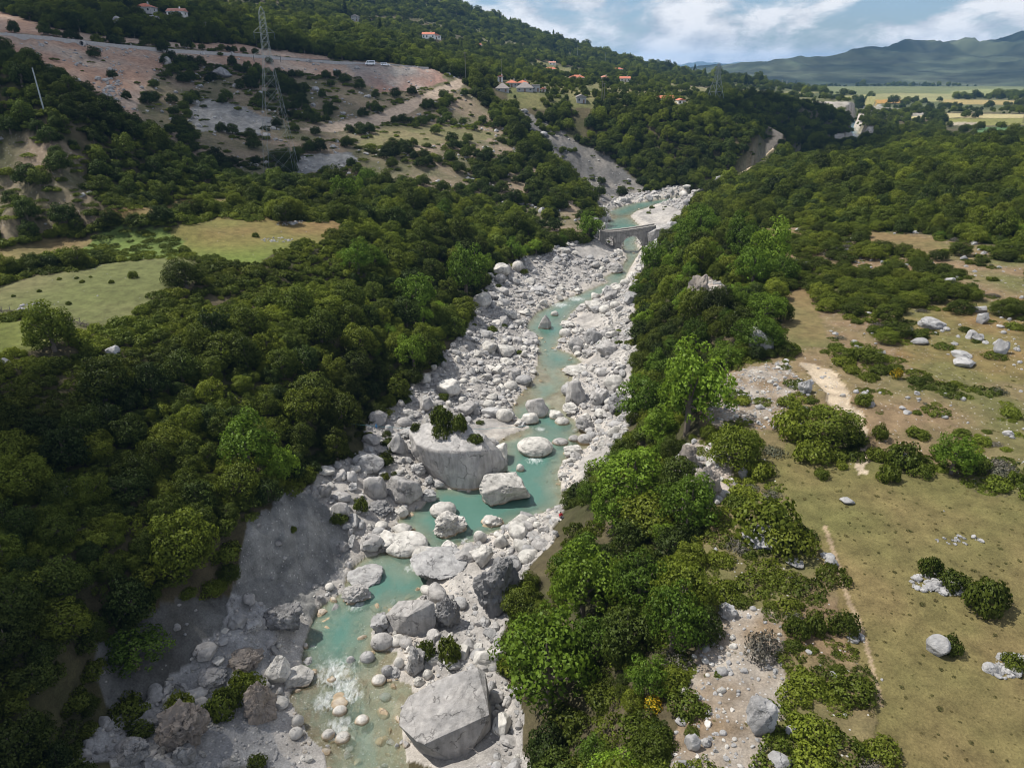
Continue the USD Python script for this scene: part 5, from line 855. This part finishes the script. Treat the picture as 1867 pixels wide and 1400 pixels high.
# ---------------------------------------------------------------- man-made things
STONEW = rockmat('bridge_stone', (0.30, 0.285, 0.265), (0.22, 0.21, 0.20), (0.10, 0.095, 0.09), 0.9, stain=False)
DECKM = plain('worn_paving', (0.40, 0.37, 0.33)); STEEL = plain('galvanised_steel', (0.25, 0.28, 0.275), 0.6, 0.2); WOODP = plain('grey_wood', (0.20, 0.18, 0.155)); WHITEW = plain('white_render', (0.66, 0.65, 0.62), var=0.06, sc=0.8); GREYW = plain('bare_block_wall', (0.30, 0.295, 0.285), sc=0.8); TANW = plain('cream_render', (0.52, 0.48, 0.41), var=0.08, sc=0.8)
TILE = plain('red_roof_tiles', (0.42, 0.135, 0.075), 0.85, var=0.22, sc=1.2); PINKT = plain('faded_roof_tiles', (0.44, 0.20, 0.14), 0.85, var=0.2, sc=1.2); GREYR = plain('grey_slab_roof', (0.23, 0.205, 0.19), 0.9, sc=1.0); PANE = plain('dark_window_glass', (0.03, 0.035, 0.04), 0.15, var=0.02); DOORM = plain('brown_door', (0.14, 0.09, 0.06)); CARW = plain('white_car_paint', (0.75, 0.76, 0.77), 0.3, var=0.02); TYRE = plain('tyre_rubber', (0.02, 0.02, 0.02)); ASPH = plain('fresh_asphalt', (0.050, 0.052, 0.058), 0.85); GRAVELR = plain('road_gravel', (0.34, 0.325, 0.31), 0.95, sc=1.5)
def bx(x0, x1, y0, y1, z0, z1):
    b = trimesh.creation.box((x1 - x0, y1 - y0, z1 - z0)); return np.array(b.vertices) + [(x0 + x1) / 2, (y0 + y1) / 2, (z0 + z1) / 2], np.array(b.faces)
def ext(poly, y0, y1):
    """extrude an elevation outline (x, z) from y0 to y1"""
    m = trimesh.creation.extrude_polygon(poly, y1 - y0, engine='earcut'); v = np.array(m.vertices); return np.stack([v[:, 0], y1 - v[:, 2], v[:, 1]], -1), np.array(m.faces)
def bar(a, b, r, sides=4): return tube([a, b], [r, r], sides)
# the old stone bridge: its elevation surveyed on the plane of its near face
YB = 253.5; ox = P(1150, 458, 0)[0]
def el(u, v): r = ray(u, v); t = YB / r[1]; return (r[0] * t - ox, CZ + r[2] * t)
top = [el(*q) for q in [(1094, 424.0), (1104, 426.5), (1116, 426.5), (1132, 424.8), (1150, 422.6), (1170, 419.6), (1196, 415.0)]]
def arch(pts_): return Polygon([el(*q) for q in pts_])
hole1 = arch([(1104.5, 452), (1104.5, 441), (1106, 436.5), (1109, 433.5), (1113, 432.3), (1117, 433.5), (1119.5, 436.5), (1120.3, 441), (1120, 450), (1116, 453.5), (1113, 454)])
hole2 = arch([(1131.5, 480), (1131.8, 457), (1133.5, 448), (1137, 440.5), (1142, 435), (1148.5, 431.8), (1155, 431.2), (1161.5, 433.5), (1167, 439), (1171, 446.5), (1173.5, 456), (1173.5, 480)])
body = Polygon(top + [(top[-1][0], -1.5), (top[0][0], -1.5)]).difference(hole1).difference(hole2)
br = thing('stone_bridge', (ox, YB, 0)); tag(br, 'old grey stone footbridge with two unequal arches over the stream', 'bridge')
obj('body', ext(body, 0, 3.6), STONEW, br)
up = lambda a: [(x, z + a) for x, z in top]
for y0, y1 in ((-0.06, 0.30), (3.30, 3.66)): obj('parapet', ext(Polygon(up(0.0) + up(0.72)[::-1]), y0, y1), STONEW, br)
for y0, y1 in ((-0.12, 0.36), (3.24, 3.72)): obj('coping', ext(Polygon(up(0.725) + up(0.86)[::-1]), y0, y1), DECKM, br)
obj('deck', ext(Polygon(up(0.004) + up(0.10)[::-1]), 0.31, 3.29), DECKM, br)
for hp in (hole1, hole2):
    ring = hp.buffer(0.42, join_style=1).difference(hp).intersection(Polygon([(-40, 1.2), (40, 1.2), (40, 30), (-40, 30)])); gs = list(getattr(ring, 'geoms', [ring])); ar = None
    cx_, cz_ = hp.centroid.x, hp.bounds[1] + (hp.bounds[3] - hp.bounds[1]) * 0.55
    nseg = 17 if hp is hole2 else 11
    for k in range(nseg):
        a0, a1 = math.pi * (-0.12 + 1.24 * k / nseg), math.pi * (-0.12 + 1.24 * (k + 0.88) / nseg)
        w_ = Polygon([(cx_, cz_)] + [(cx_ + 30 * math.cos(a), cz_ + 30 * math.sin(a)) for a in np.linspace(a0, a1, 4)]).intersection(ring)
        for g in getattr(w_, 'geoms', [w_]):
            if g.geom_type == 'Polygon' and g.area > 0.02: obj('arch_stone', ext(g, -0.08, 0.02), DECKM if k % 3 else STONEW, br)
ab = [(1180, 424), (1195, 416.5), (1214, 411.5), (1229, 416), (1233, 424), (1222, 436), (1206, 447), (1190, 456), (1182, 470), (1181, 440)]
fr = [np.array([ox + el(*q)[0], YB - 1.2 - 0.9 * (k % 2), el(*q)[1]]) for k, q in enumerate(ab)]; bk = [p + [0.5, 6.5, -0.5 * (k % 3)] for k, p in enumerate(fr)]
hull_rock(fr + bk, 'grey', 'massive streaked grey rock carrying the right end of the stone bridge', 931, 0.6, 0.22, 'bridge_rock')

def house(u, v, wpx, deep_, wall, roofm, wallm, kind, label, rz=0.0, nwin=3, storeys=1, d=None, chimney=True, hroof=None):
    p = hit(u, v) if d is None else D(u, v, d); dep = proj(p)[2]; w = wpx / F * dep; h = wall / F * dep
    t = thing('house' if kind != 'shed' else 'shed', p, rz); tag(t, label, 'house' if kind != 'shed' else 'shed'); y1 = deep_
    obj('wall', bx(-w / 2, w / 2, 0, y1, -1.5, h), wallm, t)
    e = 0.45; rh = hroof or min(w, y1) * 0.24; zb = h + 0.003
    q = np.array([[-w / 2 - e, -e, zb], [w / 2 + e, -e, zb], [w / 2 + e, y1 + e, zb], [-w / 2 - e, y1 + e, zb]])
    if kind == 'flat': obj('roof', bx(-w / 2 - .2, w / 2 + .2, -.2, y1 + .2, zb, zb + 0.25), roofm, t)
    else:
        ins = (min(w, y1) / 2 + e) if kind == 'hip' else 0.0
        if w >= y1: rg = np.array([[-w / 2 - e + ins, y1 / 2, zb + rh], [w / 2 + e - ins, y1 / 2, zb + rh]]); fc = [[0, 1, 5], [0, 5, 4], [2, 3, 4], [2, 4, 5], [1, 2, 5], [3, 0, 4], [0, 2, 1], [0, 3, 2]]
        else: rg = np.array([[0, -e + ins, zb + rh], [0, y1 + e - ins, zb + rh]]); fc = [[0, 1, 4], [1, 2, 5], [1, 5, 4], [2, 3, 5], [3, 0, 4], [3, 4, 5], [0, 2, 1], [0, 3, 2]]
        r_ = obj('roof', (np.vstack([q, rg]), np.array(fc)), roofm, t)
        if chimney: obj('chimney', bx(w * 0.18, w * 0.18 + 0.7, y1 * 0.4, y1 * 0.4 + 0.6, zb + rh * 0.3, zb + rh + 0.7), wallm, r_)
        obj('eaves', bx(-w / 2 - e + .05, w / 2 + e - .05, -e + .05, y1 + e - .05, h - 0.16, h), wallm, t)
    for s_ in range(storeys):
        z0 = h * (s_ + 0.38) / storeys; z1 = h * (s_ + 0.78) / storeys
        for k in range(nwin):
            xc = -w / 2 + w * (k + 0.5) / nwin
            if s_ == 0 and k == nwin // 2: dd_ = obj('door', bx(xc - 0.5, xc + 0.5, -0.06, 0.02, 0.05, min(2.1, h * 0.8)), DOORM, t); obj('handle', bx(xc + 0.3, xc + 0.38, -0.12, -0.062, 0.95, 1.05), STEEL, dd_)
            else:
                wn = obj('window', bx(xc - 0.7, xc + 0.7, -0.05, 0.02, z0 - .08, z1 + .08), WHITEW if wallm is not WHITEW else TANW, t); obj('pane', bx(xc - 0.6, xc + 0.6, -0.08, -0.052, z0, z1), PANE, wn)
        for sx__ in (-1, 1):
            x0 = sx__ * w / 2; yc = y1 * 0.5; wn = obj('window', bx(min(x0, x0 + sx__ * .05), max(x0, x0 + sx__ * .05), yc - .7, yc + .7, z0 - .08, z1 + .08), TANW, t); obj('pane', bx(min(x0 + sx__ * .052, x0 + sx__ * .08), max(x0 + sx__ * .052, x0 + sx__ * .08), yc - .6, yc + .6, z0, z1), PANE, wn)
    return t
house(933, 160, 20, 7.5, 8, TILE, GREYW, 'hip', 'grey house with a red hipped roof, left one of the twin roofs', nwin=3)
house(953, 160, 19, 7.5, 8, TILE, GREYW, 'hip', 'grey house with a red hipped roof, right one of the twin roofs', nwin=3)
house(912, 150, 10, 5, 9, TILE, WHITEW, 'gable', 'narrow two-storey house with a red roof behind the twin-roofed houses', nwin=1, storeys=2)
house(916, 168, 24, 7, 6, GREYR, GREYW, 'hip', 'low building with a grey pyramid roof, left below the twin roofs', nwin=2, chimney=False, hroof=3.0)
house(957, 168, 30, 8, 7, GREYR, GREYW, 'hip', 'low building with a grey pyramid roof, right below the twin roofs', nwin=3, chimney=False, hroof=3.0)
house(977, 168, 15, 6, 11, GREYR, GREYW, 'flat', 'plain grey block building with a flat roof beside the pyramid roofs', nwin=2)
house(991, 168, 9, 5, 5, TILE, TANW, 'gable', 'tiny cream house with a red roof right of the flat grey block', nwin=1)
house(1004, 133, 24, 8, 6, TILE, WHITEW, 'hip', 'long white house with a red roof high in the village trees', nwin=5)
house(1052, 147, 27, 8, 5, TILE, WHITEW, 'hip', 'wide white house under a long orange-red roof in the village centre', nwin=5)
house(1102, 149, 14, 7, 7, PINKT, TANW, 'hip', 'square cream house with a pink-red pyramid roof', nwin=2, storeys=2)
house(1140, 150, 18, 8, 6, TILE, TANW, 'gable', 'house with a red roof and grey terrace right of the square cream one', nwin=3)
house(1127, 132, 18, 7, 5, TILE, TANW, 'hip', 'red-roofed house at the foot of the skyline ridge', nwin=3)
house(1007, 119, 12, 6, 4, PINKT, WHITEW, 'gable', 'small pale house with two red roof patches above the village', nwin=2)
house(1060, 189, 17, 8, 11, GREYR, GREYW, 'gable', 'brown-grey unfinished barn at the edge of the village terrace', nwin=2, chimney=False)
house(1211, 190, 34, 9, 9, TILE, WHITEW, 'gable', 'white house with an orange roof on the terrace above the spur', nwin=4)
house(1243, 191, 13, 10, 7, TILE, WHITEW, 'gable', 'white gable-ended annexe right of the orange-roofed terrace house', nwin=2, chimney=False)
house(647, 39, 13, 8, 8, GREYR, GREYW, 'gable', 'pale grey house with a steep gable on the mountain flank', nwin=2, storeys=2, chimney=False)
house(670, 38, 12, 8, 3, TILE, WHITEW, 'hip', 'red hipped roof right of the pale grey gabled house', nwin=2)
house(781, 72, 22, 9, 8, TILE, WHITEW, 'gable', 'white house with a red roof on a terrace of the mountain flank', nwin=4)
house(796, 72, 14, 8, 6, PINKT, WHITEW, 'gable', 'long low wing joined to the white mountain house', nwin=3, chimney=False)
house(875, 85, 8, 7, 3, TILE, TANW, 'hip', 'single small red roof in the forest of the mountain flank', nwin=1)
house(260, 24, 32, 9, 10, TILE, GREYW, 'hip', 'grey house with a dark red roof among trees at the top left', nwin=3)
house(319, 30, 29, 8, 8, PINKT, WHITEW, 'gable', 'house with a faded pink roof right of the dark red one at the top left', nwin=3)
house(1358, 172, 9, 8, 4, TILE, GREYW, 'gable', 'small red-roofed house beside the dark ridge field', nwin=1)
house(1406, 164, 6, 8, 3, GREYR, WHITEW, 'flat', 'white shed on the far field edge before the blue mountains', nwin=1)
house(1478, 165, 8, 9, 3, GREYR, WHITEW, 'flat', 'white low building above the far river cliff', nwin=1)

def pylon(u, v, vtop, wbase, label, arms, r=0.09, d=None):
    p = hit(u, v) if d is None else D(u, v, d); dist = math.hypot(p[0], p[1]); b = (vtop - CV) / F; r_ = ray(u, vtop)
    H = CZ + r_[2] / math.hypot(r_[0], r_[1]) * dist - p[2]; t = thing('pylon', p, 0.5); tag(t, label, 'pylon')
    def hw(z): q = z / H; return np.interp(q, [0, 0.5, 0.72, 0.97, 1.0], [wbase / 2, wbase * 0.25, wbase * 0.115, wbase * 0.075, wbase * 0.01])
    zs = [0]; 
    while zs[-1] < H * 0.96: zs.append(min(zs[-1] + max(hw(zs[-1]) * 1.75, 1.3), H * 0.97))
    zs.append(H)
    cor = lambda z: [np.array([sx__ * hw(z), sy__ * hw(z), z]) for sx__, sy__ in ((-1, -1), (1, -1), (1, 1), (-1, 1))]
    for k in range(4): obj('leg', tube([cor(z)[k] - ([0, 0, 0.8] if z == 0 else [0, 0, 0]) for z in zs], [r * 1.35] * len(zs), 4), STEEL, t)
    for z0, z1 in zip(zs[:-1], zs[1:]):
        a, c = cor(z0), cor(z1); parts = []
        for k in range(4): parts += [bar(a[k], c[(k + 1) % 4], r * 0.75), bar(a[(k + 1) % 4], c[k], r * 0.75), bar(c[k], c[(k + 1) % 4], r * 0.6)]
        obj('brace', join(parts), STEEL, t)
    for q, L_ in arms:
        z = H * q; w = hw(z); parts = []
        for s_ in (-1, 1):
            for sy__ in (-1, 1): parts += [bar([s_ * w, sy__ * w, z], [s_ * L_, 0, z], r * 0.8), bar([s_ * w, sy__ * w, z + H * 0.035], [s_ * L_, 0, z], r * 0.7)]
        o = obj('crossarm', join(parts), STEEL, t)
        for s_ in (-1, 1): obj('insulator', tube([[s_ * (L_ - .1), 0, z - .1], [s_ * (L_ - .1), 0, z - 1.9]], [0.09, 0.09], 5), PANE, o)
pylon(515, 327, 13, 10.5, 'tall lattice steel pylon standing on the shaded hillside at left', [(0.86, 3.2), (0.735, 4.2)], 0.028)
pylon(1303, 190, 115, 10, 'lattice steel pylon on the spur above the river, before the mountains', [(0.86, 3.4), (0.77, 3.8)], 0.11)
pylon(1267, 142, 126, 9, 'tiny distant pylon left of the spur pylon', [(0.85, 4)], 0.15, 1500)
pylon(1424, 164, 146, 9, 'tiny distant pylon in front of the blue mountains, left one', [(0.85, 4)], 0.15, 1700)
pylon(1433, 163, 148, 9, 'tiny distant pylon in front of the blue mountains, right one', [(0.85, 4)], 0.15, 1800)
def pole(u, v, vtop, label, rad=0.13, arm=0.9, lean=0.0, d=None, name='utility_pole'):
    p = hit(u, v) if d is None else D(u, v, d); dist = math.hypot(p[0], p[1]); r_ = ray(u, vtop); H = CZ + r_[2] / math.hypot(r_[0], r_[1]) * dist - p[2]
    t = thing(name, p); tag(t, label, 'pole' if name == 'utility_pole' else 'mast'); obj('shaft', tube([[0, 0, -.8], [lean * H * .5, 0, H * .5], [lean * H, 0, H]], [rad, rad * .85, rad * .65], 6), WOODP if arm else STEEL, t)
    if arm: obj('crossarm', bar([lean * H - arm, 0.15, H - 0.4], [lean * H + arm, 0.15, H - 0.4], 0.06), WOODP, t)
pole(82, 208, 124, 'leaning wooden pole on the dark spur at left', 0.2, 0, -0.03)
pole(849, 152, 95, 'wooden pole at the top of the dirt track', 0.14)
pole(914, 150, 108, 'thin pole beside the narrow red-roofed house', 0.12)
pole(1097, 186, 148, 'tall pole in front of the village gardens, left one', 0.15)
pole(1101, 186, 152, 'tall pole in front of the village gardens, right one', 0.15)
pole(377, 60, 40, 'pole by the houses at the top left', 0.14)
pole(1053, 108, 84, 'thin mast on the skyline ridge, highest', 0.25, 0, name='mast')
pole(1103, 118, 96, 'thin mast on the skyline ridge, middle', 0.25, 0, name='mast')
pole(1157, 125, 107, 'thin mast on the skyline ridge, lowest', 0.25, 0, name='mast')
def car(u, v, L_, rz, prof, wins, label, cat, W_=1.9):
    p = hit(u, v); name = 'parked_' + cat.replace(' ', '_'); t = thing(name, p + [0, 0, 0.05], rz); tag(t, label, cat)
    v_, f_ = ext(Polygon(prof), 0, W_); v_[:, 1] -= W_ / 2; tp = (v_[:, 2] > 1.0); v_[tp, 1] *= 0.90; obj('body', (v_, f_), CARW, t)
    for w_ in wins:
        for y0 in (-W_ / 2 * 0.97, W_ / 2 * 0.97): s_ = np.sign(y0); obj('window', ext(Polygon(w_), y0 - 0.03, y0 + 0.03), PANE, t)
    fx = prof[3][0]; obj('windscreen', bx(fx - 0.04 if fx < 0 else fx - .3, fx + .3 if fx < 0 else fx + 0.04, -W_ * .40, W_ * .40, 1.15, 1.62), PANE, t)
    for x_ in (-L_ * 0.31, L_ * 0.31):
        for s_ in (-1, 1):
            c = trimesh.creation.cylinder(radius=0.36, height=0.24, sections=16); q = np.array(c.vertices); q = np.stack([q[:, 0] + x_, q[:, 2] + s_ * (W_ / 2 - 0.1), q[:, 1] + 0.36], -1); wh = obj('wheel', (q, np.array(c.faces)), TYRE, t)
            c = trimesh.creation.cylinder(radius=0.2, height=0.26, sections=12); q = np.array(c.vertices); q = np.stack([q[:, 0] + x_, q[:, 2] + s_ * (W_ / 2 - 0.1), q[:, 1] + 0.36], -1); obj('rim', (q, np.array(c.faces)), STEEL, wh)
    for s_ in (-1, 1): obj('headlight', bx(-L_ / 2 - .03, -L_ / 2 + .05, s_ * W_ * .36 - .15, s_ * W_ * .36 + .15, 0.75, 0.95), STEEL, t)
car(675, 119.5, 5.4, 0.15, [(-2.7, .35), (-2.7, 1.1), (-2.35, 1.25), (-1.75, 2.1), (-1.4, 2.35), (2.6, 2.35), (2.7, 2.2), (2.7, .35)], [[(-1.9, 1.3), (-1.5, 1.95), (-.7, 1.95), (-.7, 1.3)], [(-.5, 1.3), (-.5, 1.95), (2.4, 1.95), (2.4, 1.3)]], 'white van with dark side windows parked on the road embankment', 'van')
car(703, 121.0, 5.0, math.pi + 0.1, [(-2.5, .4), (-2.5, 1.0), (-1.2, 1.1), (-.6, 1.72), (-.3, 1.8), (2.4, 1.8), (2.5, 1.65), (2.5, .4)], [[(-.65, 1.15), (-.35, 1.62), (.3, 1.62), (.3, 1.15)], [(.45, 1.15), (.45, 1.62), (2.2, 1.62), (2.2, 1.15)]], 'low white car with an open bonnet line, parked right of the van', 'car', 1.8)
# the new road: a gravel bench and the strip already paved, draped on the slope
def ribbon(name, pix, width, matl, lift, label, kind='structure'):
    q = np.array([hit(u, v) for u, v in pix]); s = np.r_[0, np.cumsum(np.hypot(*np.diff(q[:, :2], axis=0).T))]; tt = np.arange(0, s[-1], 2.0); xy = np.stack([np.interp(tt, s, q[:, 0]), np.interp(tt, s, q[:, 1])], -1); zc = gaussian_filter(np.interp(tt, s, q[:, 2]), 4)
    d_ = np.gradient(xy, axis=0); d_ /= np.linalg.norm(d_, axis=1, keepdims=True); n_ = np.stack([-d_[:, 1], d_[:, 0]], -1)
    cols = [np.column_stack([xy + n_ * o_, zc + lift + (0 if abs(o_) < width / 2 - .01 else -0.0)]) for o_ in (-width / 2, width / 2)]; skirt = [c - [0, 0, 2.5] for c in cols]
    L4 = [skirt[0], cols[0], cols[1], skirt[1]]; n = len(tt); v_ = np.vstack(L4); f_ = [[a * n + k, a * n + k + 1, (a + 1) * n + k + 1, (a + 1) * n + k] for a in range(3) for k in range(n - 1)]
    tag(obj(name, (v_, np.array(f_)[:, ::-1]), matl), label, name, kind=kind)
RP = [(-40, 59), (0, 62), (80, 68), (160, 78), (230, 85), (300, 91), (430, 99), (560, 110), (640, 115.5), (720, 118), (785, 127)]
ribbon('road', RP, 6.5, GRAVELR, 0.35, 'new gravel road cut across the hillside')
ribbon('road', [(455, 101), (500, 105), (560, 110), (605, 113)], 5.0, ASPH, 0.5, 'fresh dark asphalt strip of the new road')
c = hit(152, 84); cu = thing('culvert', c + [0, -0.5, 0.3]); tag(cu, 'dark concrete culvert mouth below the new road', 'culvert')
an = trimesh.creation.annulus(0.9, 1.3, 1.4, sections=20); q = np.array(an.vertices); obj('pipe', (q[:, [0, 2, 1]] * [1, 1, 1] + [0, 0, 0.6], np.array(an.faces)[:, ::-1]), GRAVELR, cu); cy = trimesh.creation.cylinder(0.9, 0.1, sections=20); q = np.array(cy.vertices); obj('mouth', (q[:, [0, 2, 1]] + [0, 0.5, 0.6], np.array(cy.faces)), PANE, cu)
# rope across the river, with its sling; driftwood; brush fence; the seated person
ROPE = plain('turquoise_rope', (0.10, 0.33, 0.36)); a_, b_ = P(636, 772, 7.5), P(966, 776, 2.6); tt = np.linspace(0, 1, 24)[:, None]; rp = thing('rope', (0, 0, 0)); tag(rp, 'thin turquoise rope stretched from the wood across the river to the midstream rock', 'rope')
obj('line', tube(a_ * (1 - tt) + b_ * tt - [0, 0, 1] * (4 * tt * (1 - tt)) * 0.9, [0.028] * 24, 4), ROPE, rp); k_ = a_ * 0.86 + b_ * 0.14; obj('sling', tube([k_ - [0, 0, 0.75], k_ - [0, 0, 0.4], k_ + [0, 0, 0.05]], [0.16, 0.2, 0.05], 6), plain('blue_cloth', (0.05, 0.17, 0.33)), rp)
DRIFT = plain('bleached_driftwood', (0.36, 0.32, 0.28))
def drift(u, v, logs, label, seed):
    rs = RS(seed); p = hit(u, v); t = thing('driftwood', p); tag(t, label, 'driftwood')
    for L_, r_, a in logs:
        d_ = np.array([math.cos(a), math.sin(a), 0.08]); o_ = np.array([*(rs.normal(size=2) * 0.35), 0.25 + rs.rand() * 0.4]); obj('branch', tube([o_ - d_ * L_ / 2, o_ + [0, 0, 0.12] + rs.normal(size=3) * 0.1, o_ + d_ * L_ / 2 + rs.normal(size=3) * 0.15], [r_, r_ * .8, r_ * .3], 6), DRIFT, t)
drift(325, 1365, [(4.6, .10, 0.75), (3.6, .08, -0.25), (2.6, .06, 2.2), (2.2, .05, 0.1)], 'bleached tree trunk and branches lying by the rough rocks at the bottom left', 5)
drift(752, 1178, [(2.0, .09, 0.5), (1.6, .07, -0.6), (1.3, .06, 1.5), (1.1, .05, 0.0), (1.5, .05, -1.1)], 'tangle of driftwood roots at the foot of the split boulder', 6)
drift(850, 1376, [(1.6, .05, -0.7), (1.1, .04, 0.4)], 'pale sticks lying against the bottom slab', 7)
fx = [hit(u, v) for u, v in [(-10, 572), (20, 573), (60, 575), (95, 581), (130, 589), (165, 600)]]; fe = thing('brush_fence', fx[0]); tag(fe, 'fence of dry branches and posts between the pale and bright green meadows', 'fence'); BRUSH = plain('dry_brush', (0.13, 0.105, 0.08)); rs = RS(77); parts = []
for p0, p1 in zip(fx[:-1], fx[1:]):
    n_ = max(2, int(np.linalg.norm(p1 - p0) / 2.2))
    for k in range(n_): q = p0 + (p1 - p0) * k / n_; q = q - fx[0]; obj('post', bar(q - [0, 0, .4], q + [0.05, 0, 1.25], 0.06, 5), WOODP, fe)
    for k in range(int(np.linalg.norm(p1 - p0) * 14)): q = p0 + (p1 - p0) * rs.rand() - fx[0]; e_ = rs.normal(size=3) * [0.55, 0.25, 0.3]; parts.append(tube([q + [0, 0, .45] - e_, q + [0, 0, .55] + e_], [.035, .015], 3))
bb = obj('brush', join(parts), BRUSH, fe); bb.SetCustomDataByKey('kind', 'stuff')
import manifold3d as m3
def chain(js): 
    S = lambda p, r: m3.Manifold.sphere(r, 14).translate(tuple(map(float, p)))
    return m3.Manifold.batch_boolean([m3.Manifold.batch_hull([S(a, ra), S(b, rb)]) for (a, ra), (b, rb) in js], m3.OpType.Add)
J = dict(hip=(0, 0, .12), ch=(0, .06, .42), nk=(0, .05, .62), hd=(0, .02, .76), shl=(-.19, .05, .54), shr=(.19, .05, .54), ell=(-.24, -.12, .32), elr=(.24, -.12, .32), wrl=(-.1, -.3, .3), wrr=(.1, -.3, .3), kl=(-.12, -.42, .38), kr=(.12, -.42, .36), al=(-.12, -.62, .0), ar=(.12, -.66, .0), tl=(-.13, -.8, -.03), tr=(.13, -.84, -.03), hl=(-.09, -.02, .1), hr=(.09, -.02, .1))
j = lambda a, ra, b, rb: ((J[a], ra), (J[b], rb))
skin = chain([j('hip', .15, 'ch', .15), j('ch', .15, 'nk', .065), j('nk', .055, 'hd', .10), j('ch', .13, 'shl', .07), j('ch', .13, 'shr', .07), j('shl', .06, 'ell', .045), j('shr', .06, 'elr', .045), j('ell', .043, 'wrl', .03), j('elr', .043, 'wrr', .03), j('hl', .11, 'kl', .07), j('hr', .11, 'kr', .07), j('kl', .065, 'al', .04), j('kr', .065, 'ar', .04), j('al', .04, 'tl', .03), j('ar', .04, 'tr', .03)])
shirt = chain([j('hip', .165, 'ch', .17), j('ch', .165, 'nk', .07), j('ch', .145, 'shl', .085), j('ch', .145, 'shr', .085), j('shl', .078, 'ell', .06), j('shr', .078, 'elr', .06)]); pants = chain([j('hl', .125, 'kl', .085), j('hr', .125, 'kr', .085), j('kl', .08, 'al', .055), j('kr', .08, 'ar', .055)]); hair = m3.Manifold.sphere(.108, 16).translate((0, .04, .79))
mm = lambda m: (m.to_mesh().vert_properties[:, :3].astype(float), m.to_mesh().tri_verts.astype(int))
p = hit(1022, 947); pe = thing('person', p + [0, 0, 0.35], 0.5); tag(pe, 'person in a red top and dark trousers sitting on the white rocks', 'person'); bo = obj('body', mm(skin), plain('skin', (0.42, 0.26, 0.19)), pe, smooth=True)
obj('top', mm(shirt), plain('red_cloth', (0.55, 0.03, 0.04)), pe, smooth=True); obj('trousers', mm(pants), plain('dark_cloth', (0.025, 0.027, 0.035)), pe, smooth=True); obj('hair', mm(hair), plain('dark_hair', (0.03, 0.022, 0.018)), pe, smooth=True)
v_, f_ = rock_mesh(RS(4242), 'block', 3); tag(obj('boulder', (v_ * [.9, .8, .45] + p + [0, 0, -.05], f_), ROCK['white'], smooth=30), 'white rock on which the person in red sits', 'boulder')

# ---------------------------------------------------------------- clouds that shade parts of the land, and the air
CLM = M('cloud', {'t': ('transparent_bsdf', {'color': (1, 1, 1)}), 'd': ('translucent_bsdf', {'color': (0.9, 0.9, 0.9)}), 'd2': ('diffuse_bsdf', {'color': (0.9, 0.9, 0.9)}), 'a': ('mix_closure', {'fac': 0.5}), 'm': ('mix_closure', {'fac': 0.30})}, [('d.BSDF', 'a.closure1'), ('d2.BSDF', 'a.closure2'), ('t.BSDF', 'm.closure1'), ('a.closure', 'm.closure2')], 'm.closure')
def cloud(outline, alt, n, rad, label, seed):
    """a flat cumulus whose shadow falls on the outlined land"""
    rs = RS(seed); pg = Polygon(outline); x0, y0, x1, y1 = pg.bounds; parts = []; ss = ICO[2]
    while len(parts) < n:
        x, y = x0 + (x1 - x0) * rs.rand(), y0 + (y1 - y0) * rs.rand()
        if not pg.contains(shapely.Point(x, y)): continue
        r = rad * (0.5 + 0.8 * rs.rand()) * min(1, 0.35 + pg.exterior.distance(shapely.Point(x, y)) / rad / 1.6); zg = float(np.clip(ground(x, y), 0, 200)); k = (alt - zg) / SUNV[2]; c = np.array([x, y, zg]) + SUNV * k
        v = np.array(ss.vertices); v = v * (1 + 0.45 * (fbm(v * 1.6 + rs.rand(3) * 40, 3, 5) - 0.5))[:, None]; parts.append((v * [r, r, r * 0.45] + c + [0, 0, rs.rand() * rad * 0.5], np.array(ss.faces)))
    tag(obj('cloud', join(parts), CLM, smooth=True), label, 'cloud', kind='stuff')
cloud([(-330,150),(-150,165),(-95,205),(-70,260),(-55,330),(-45,400),(-70,450),(-140,470),(-190,560),(-330,620),(-480,520),(-420,250)], 900, 170, 34, 'cumulus cloud overhead whose shadow darkens the left hillside', 1)
cloud([(150,470),(220,470),(310,560),(330,640),(360,760),(300,800),(230,760),(180,640),(140,560)], 950, 90, 34, 'cumulus cloud overhead whose shadow darkens the far wooded ridge', 2)
cloud([(-140,10),(-31,16),(-27,46),(-36,70),(-56,88),(-90,100),(-150,90)], 900, 62, 14, 'small cloud overhead whose shadow darkens the near left bank', 3)
cloud([(900,2900),(3600,2700),(4600,4300),(3200,5400),(1300,5600),(900,4500)], 1500, 62, 330, 'broad cloud whose shadow lies on the mountains at right', 4)
hz = trimesh.creation.box((34000, 34000, 1.0)); top_ = max(float(Z.max()), 110.0) + 12
hv = np.array(hz.vertices); hv[:, 2] = np.where(hv[:, 2] > 0, top_, Z.min() - 1.0)
HM = usdkit.material(stage, '/World/Looks/haze', {'v': ('principled_volume', {'color': (0.30, 0.60, 1.0), 'density': 5.5e-5, 'anisotropy': 0.1})}, [], volume='v.volume')
tag(usdkit.mesh(stage, '/World/haze', (hv, np.array(hz.faces)), HM).GetPrim(), 'thin blue summer haze over the valley', 'haze', kind='stuff')
print('haze top', top_, 'low', Z.min())
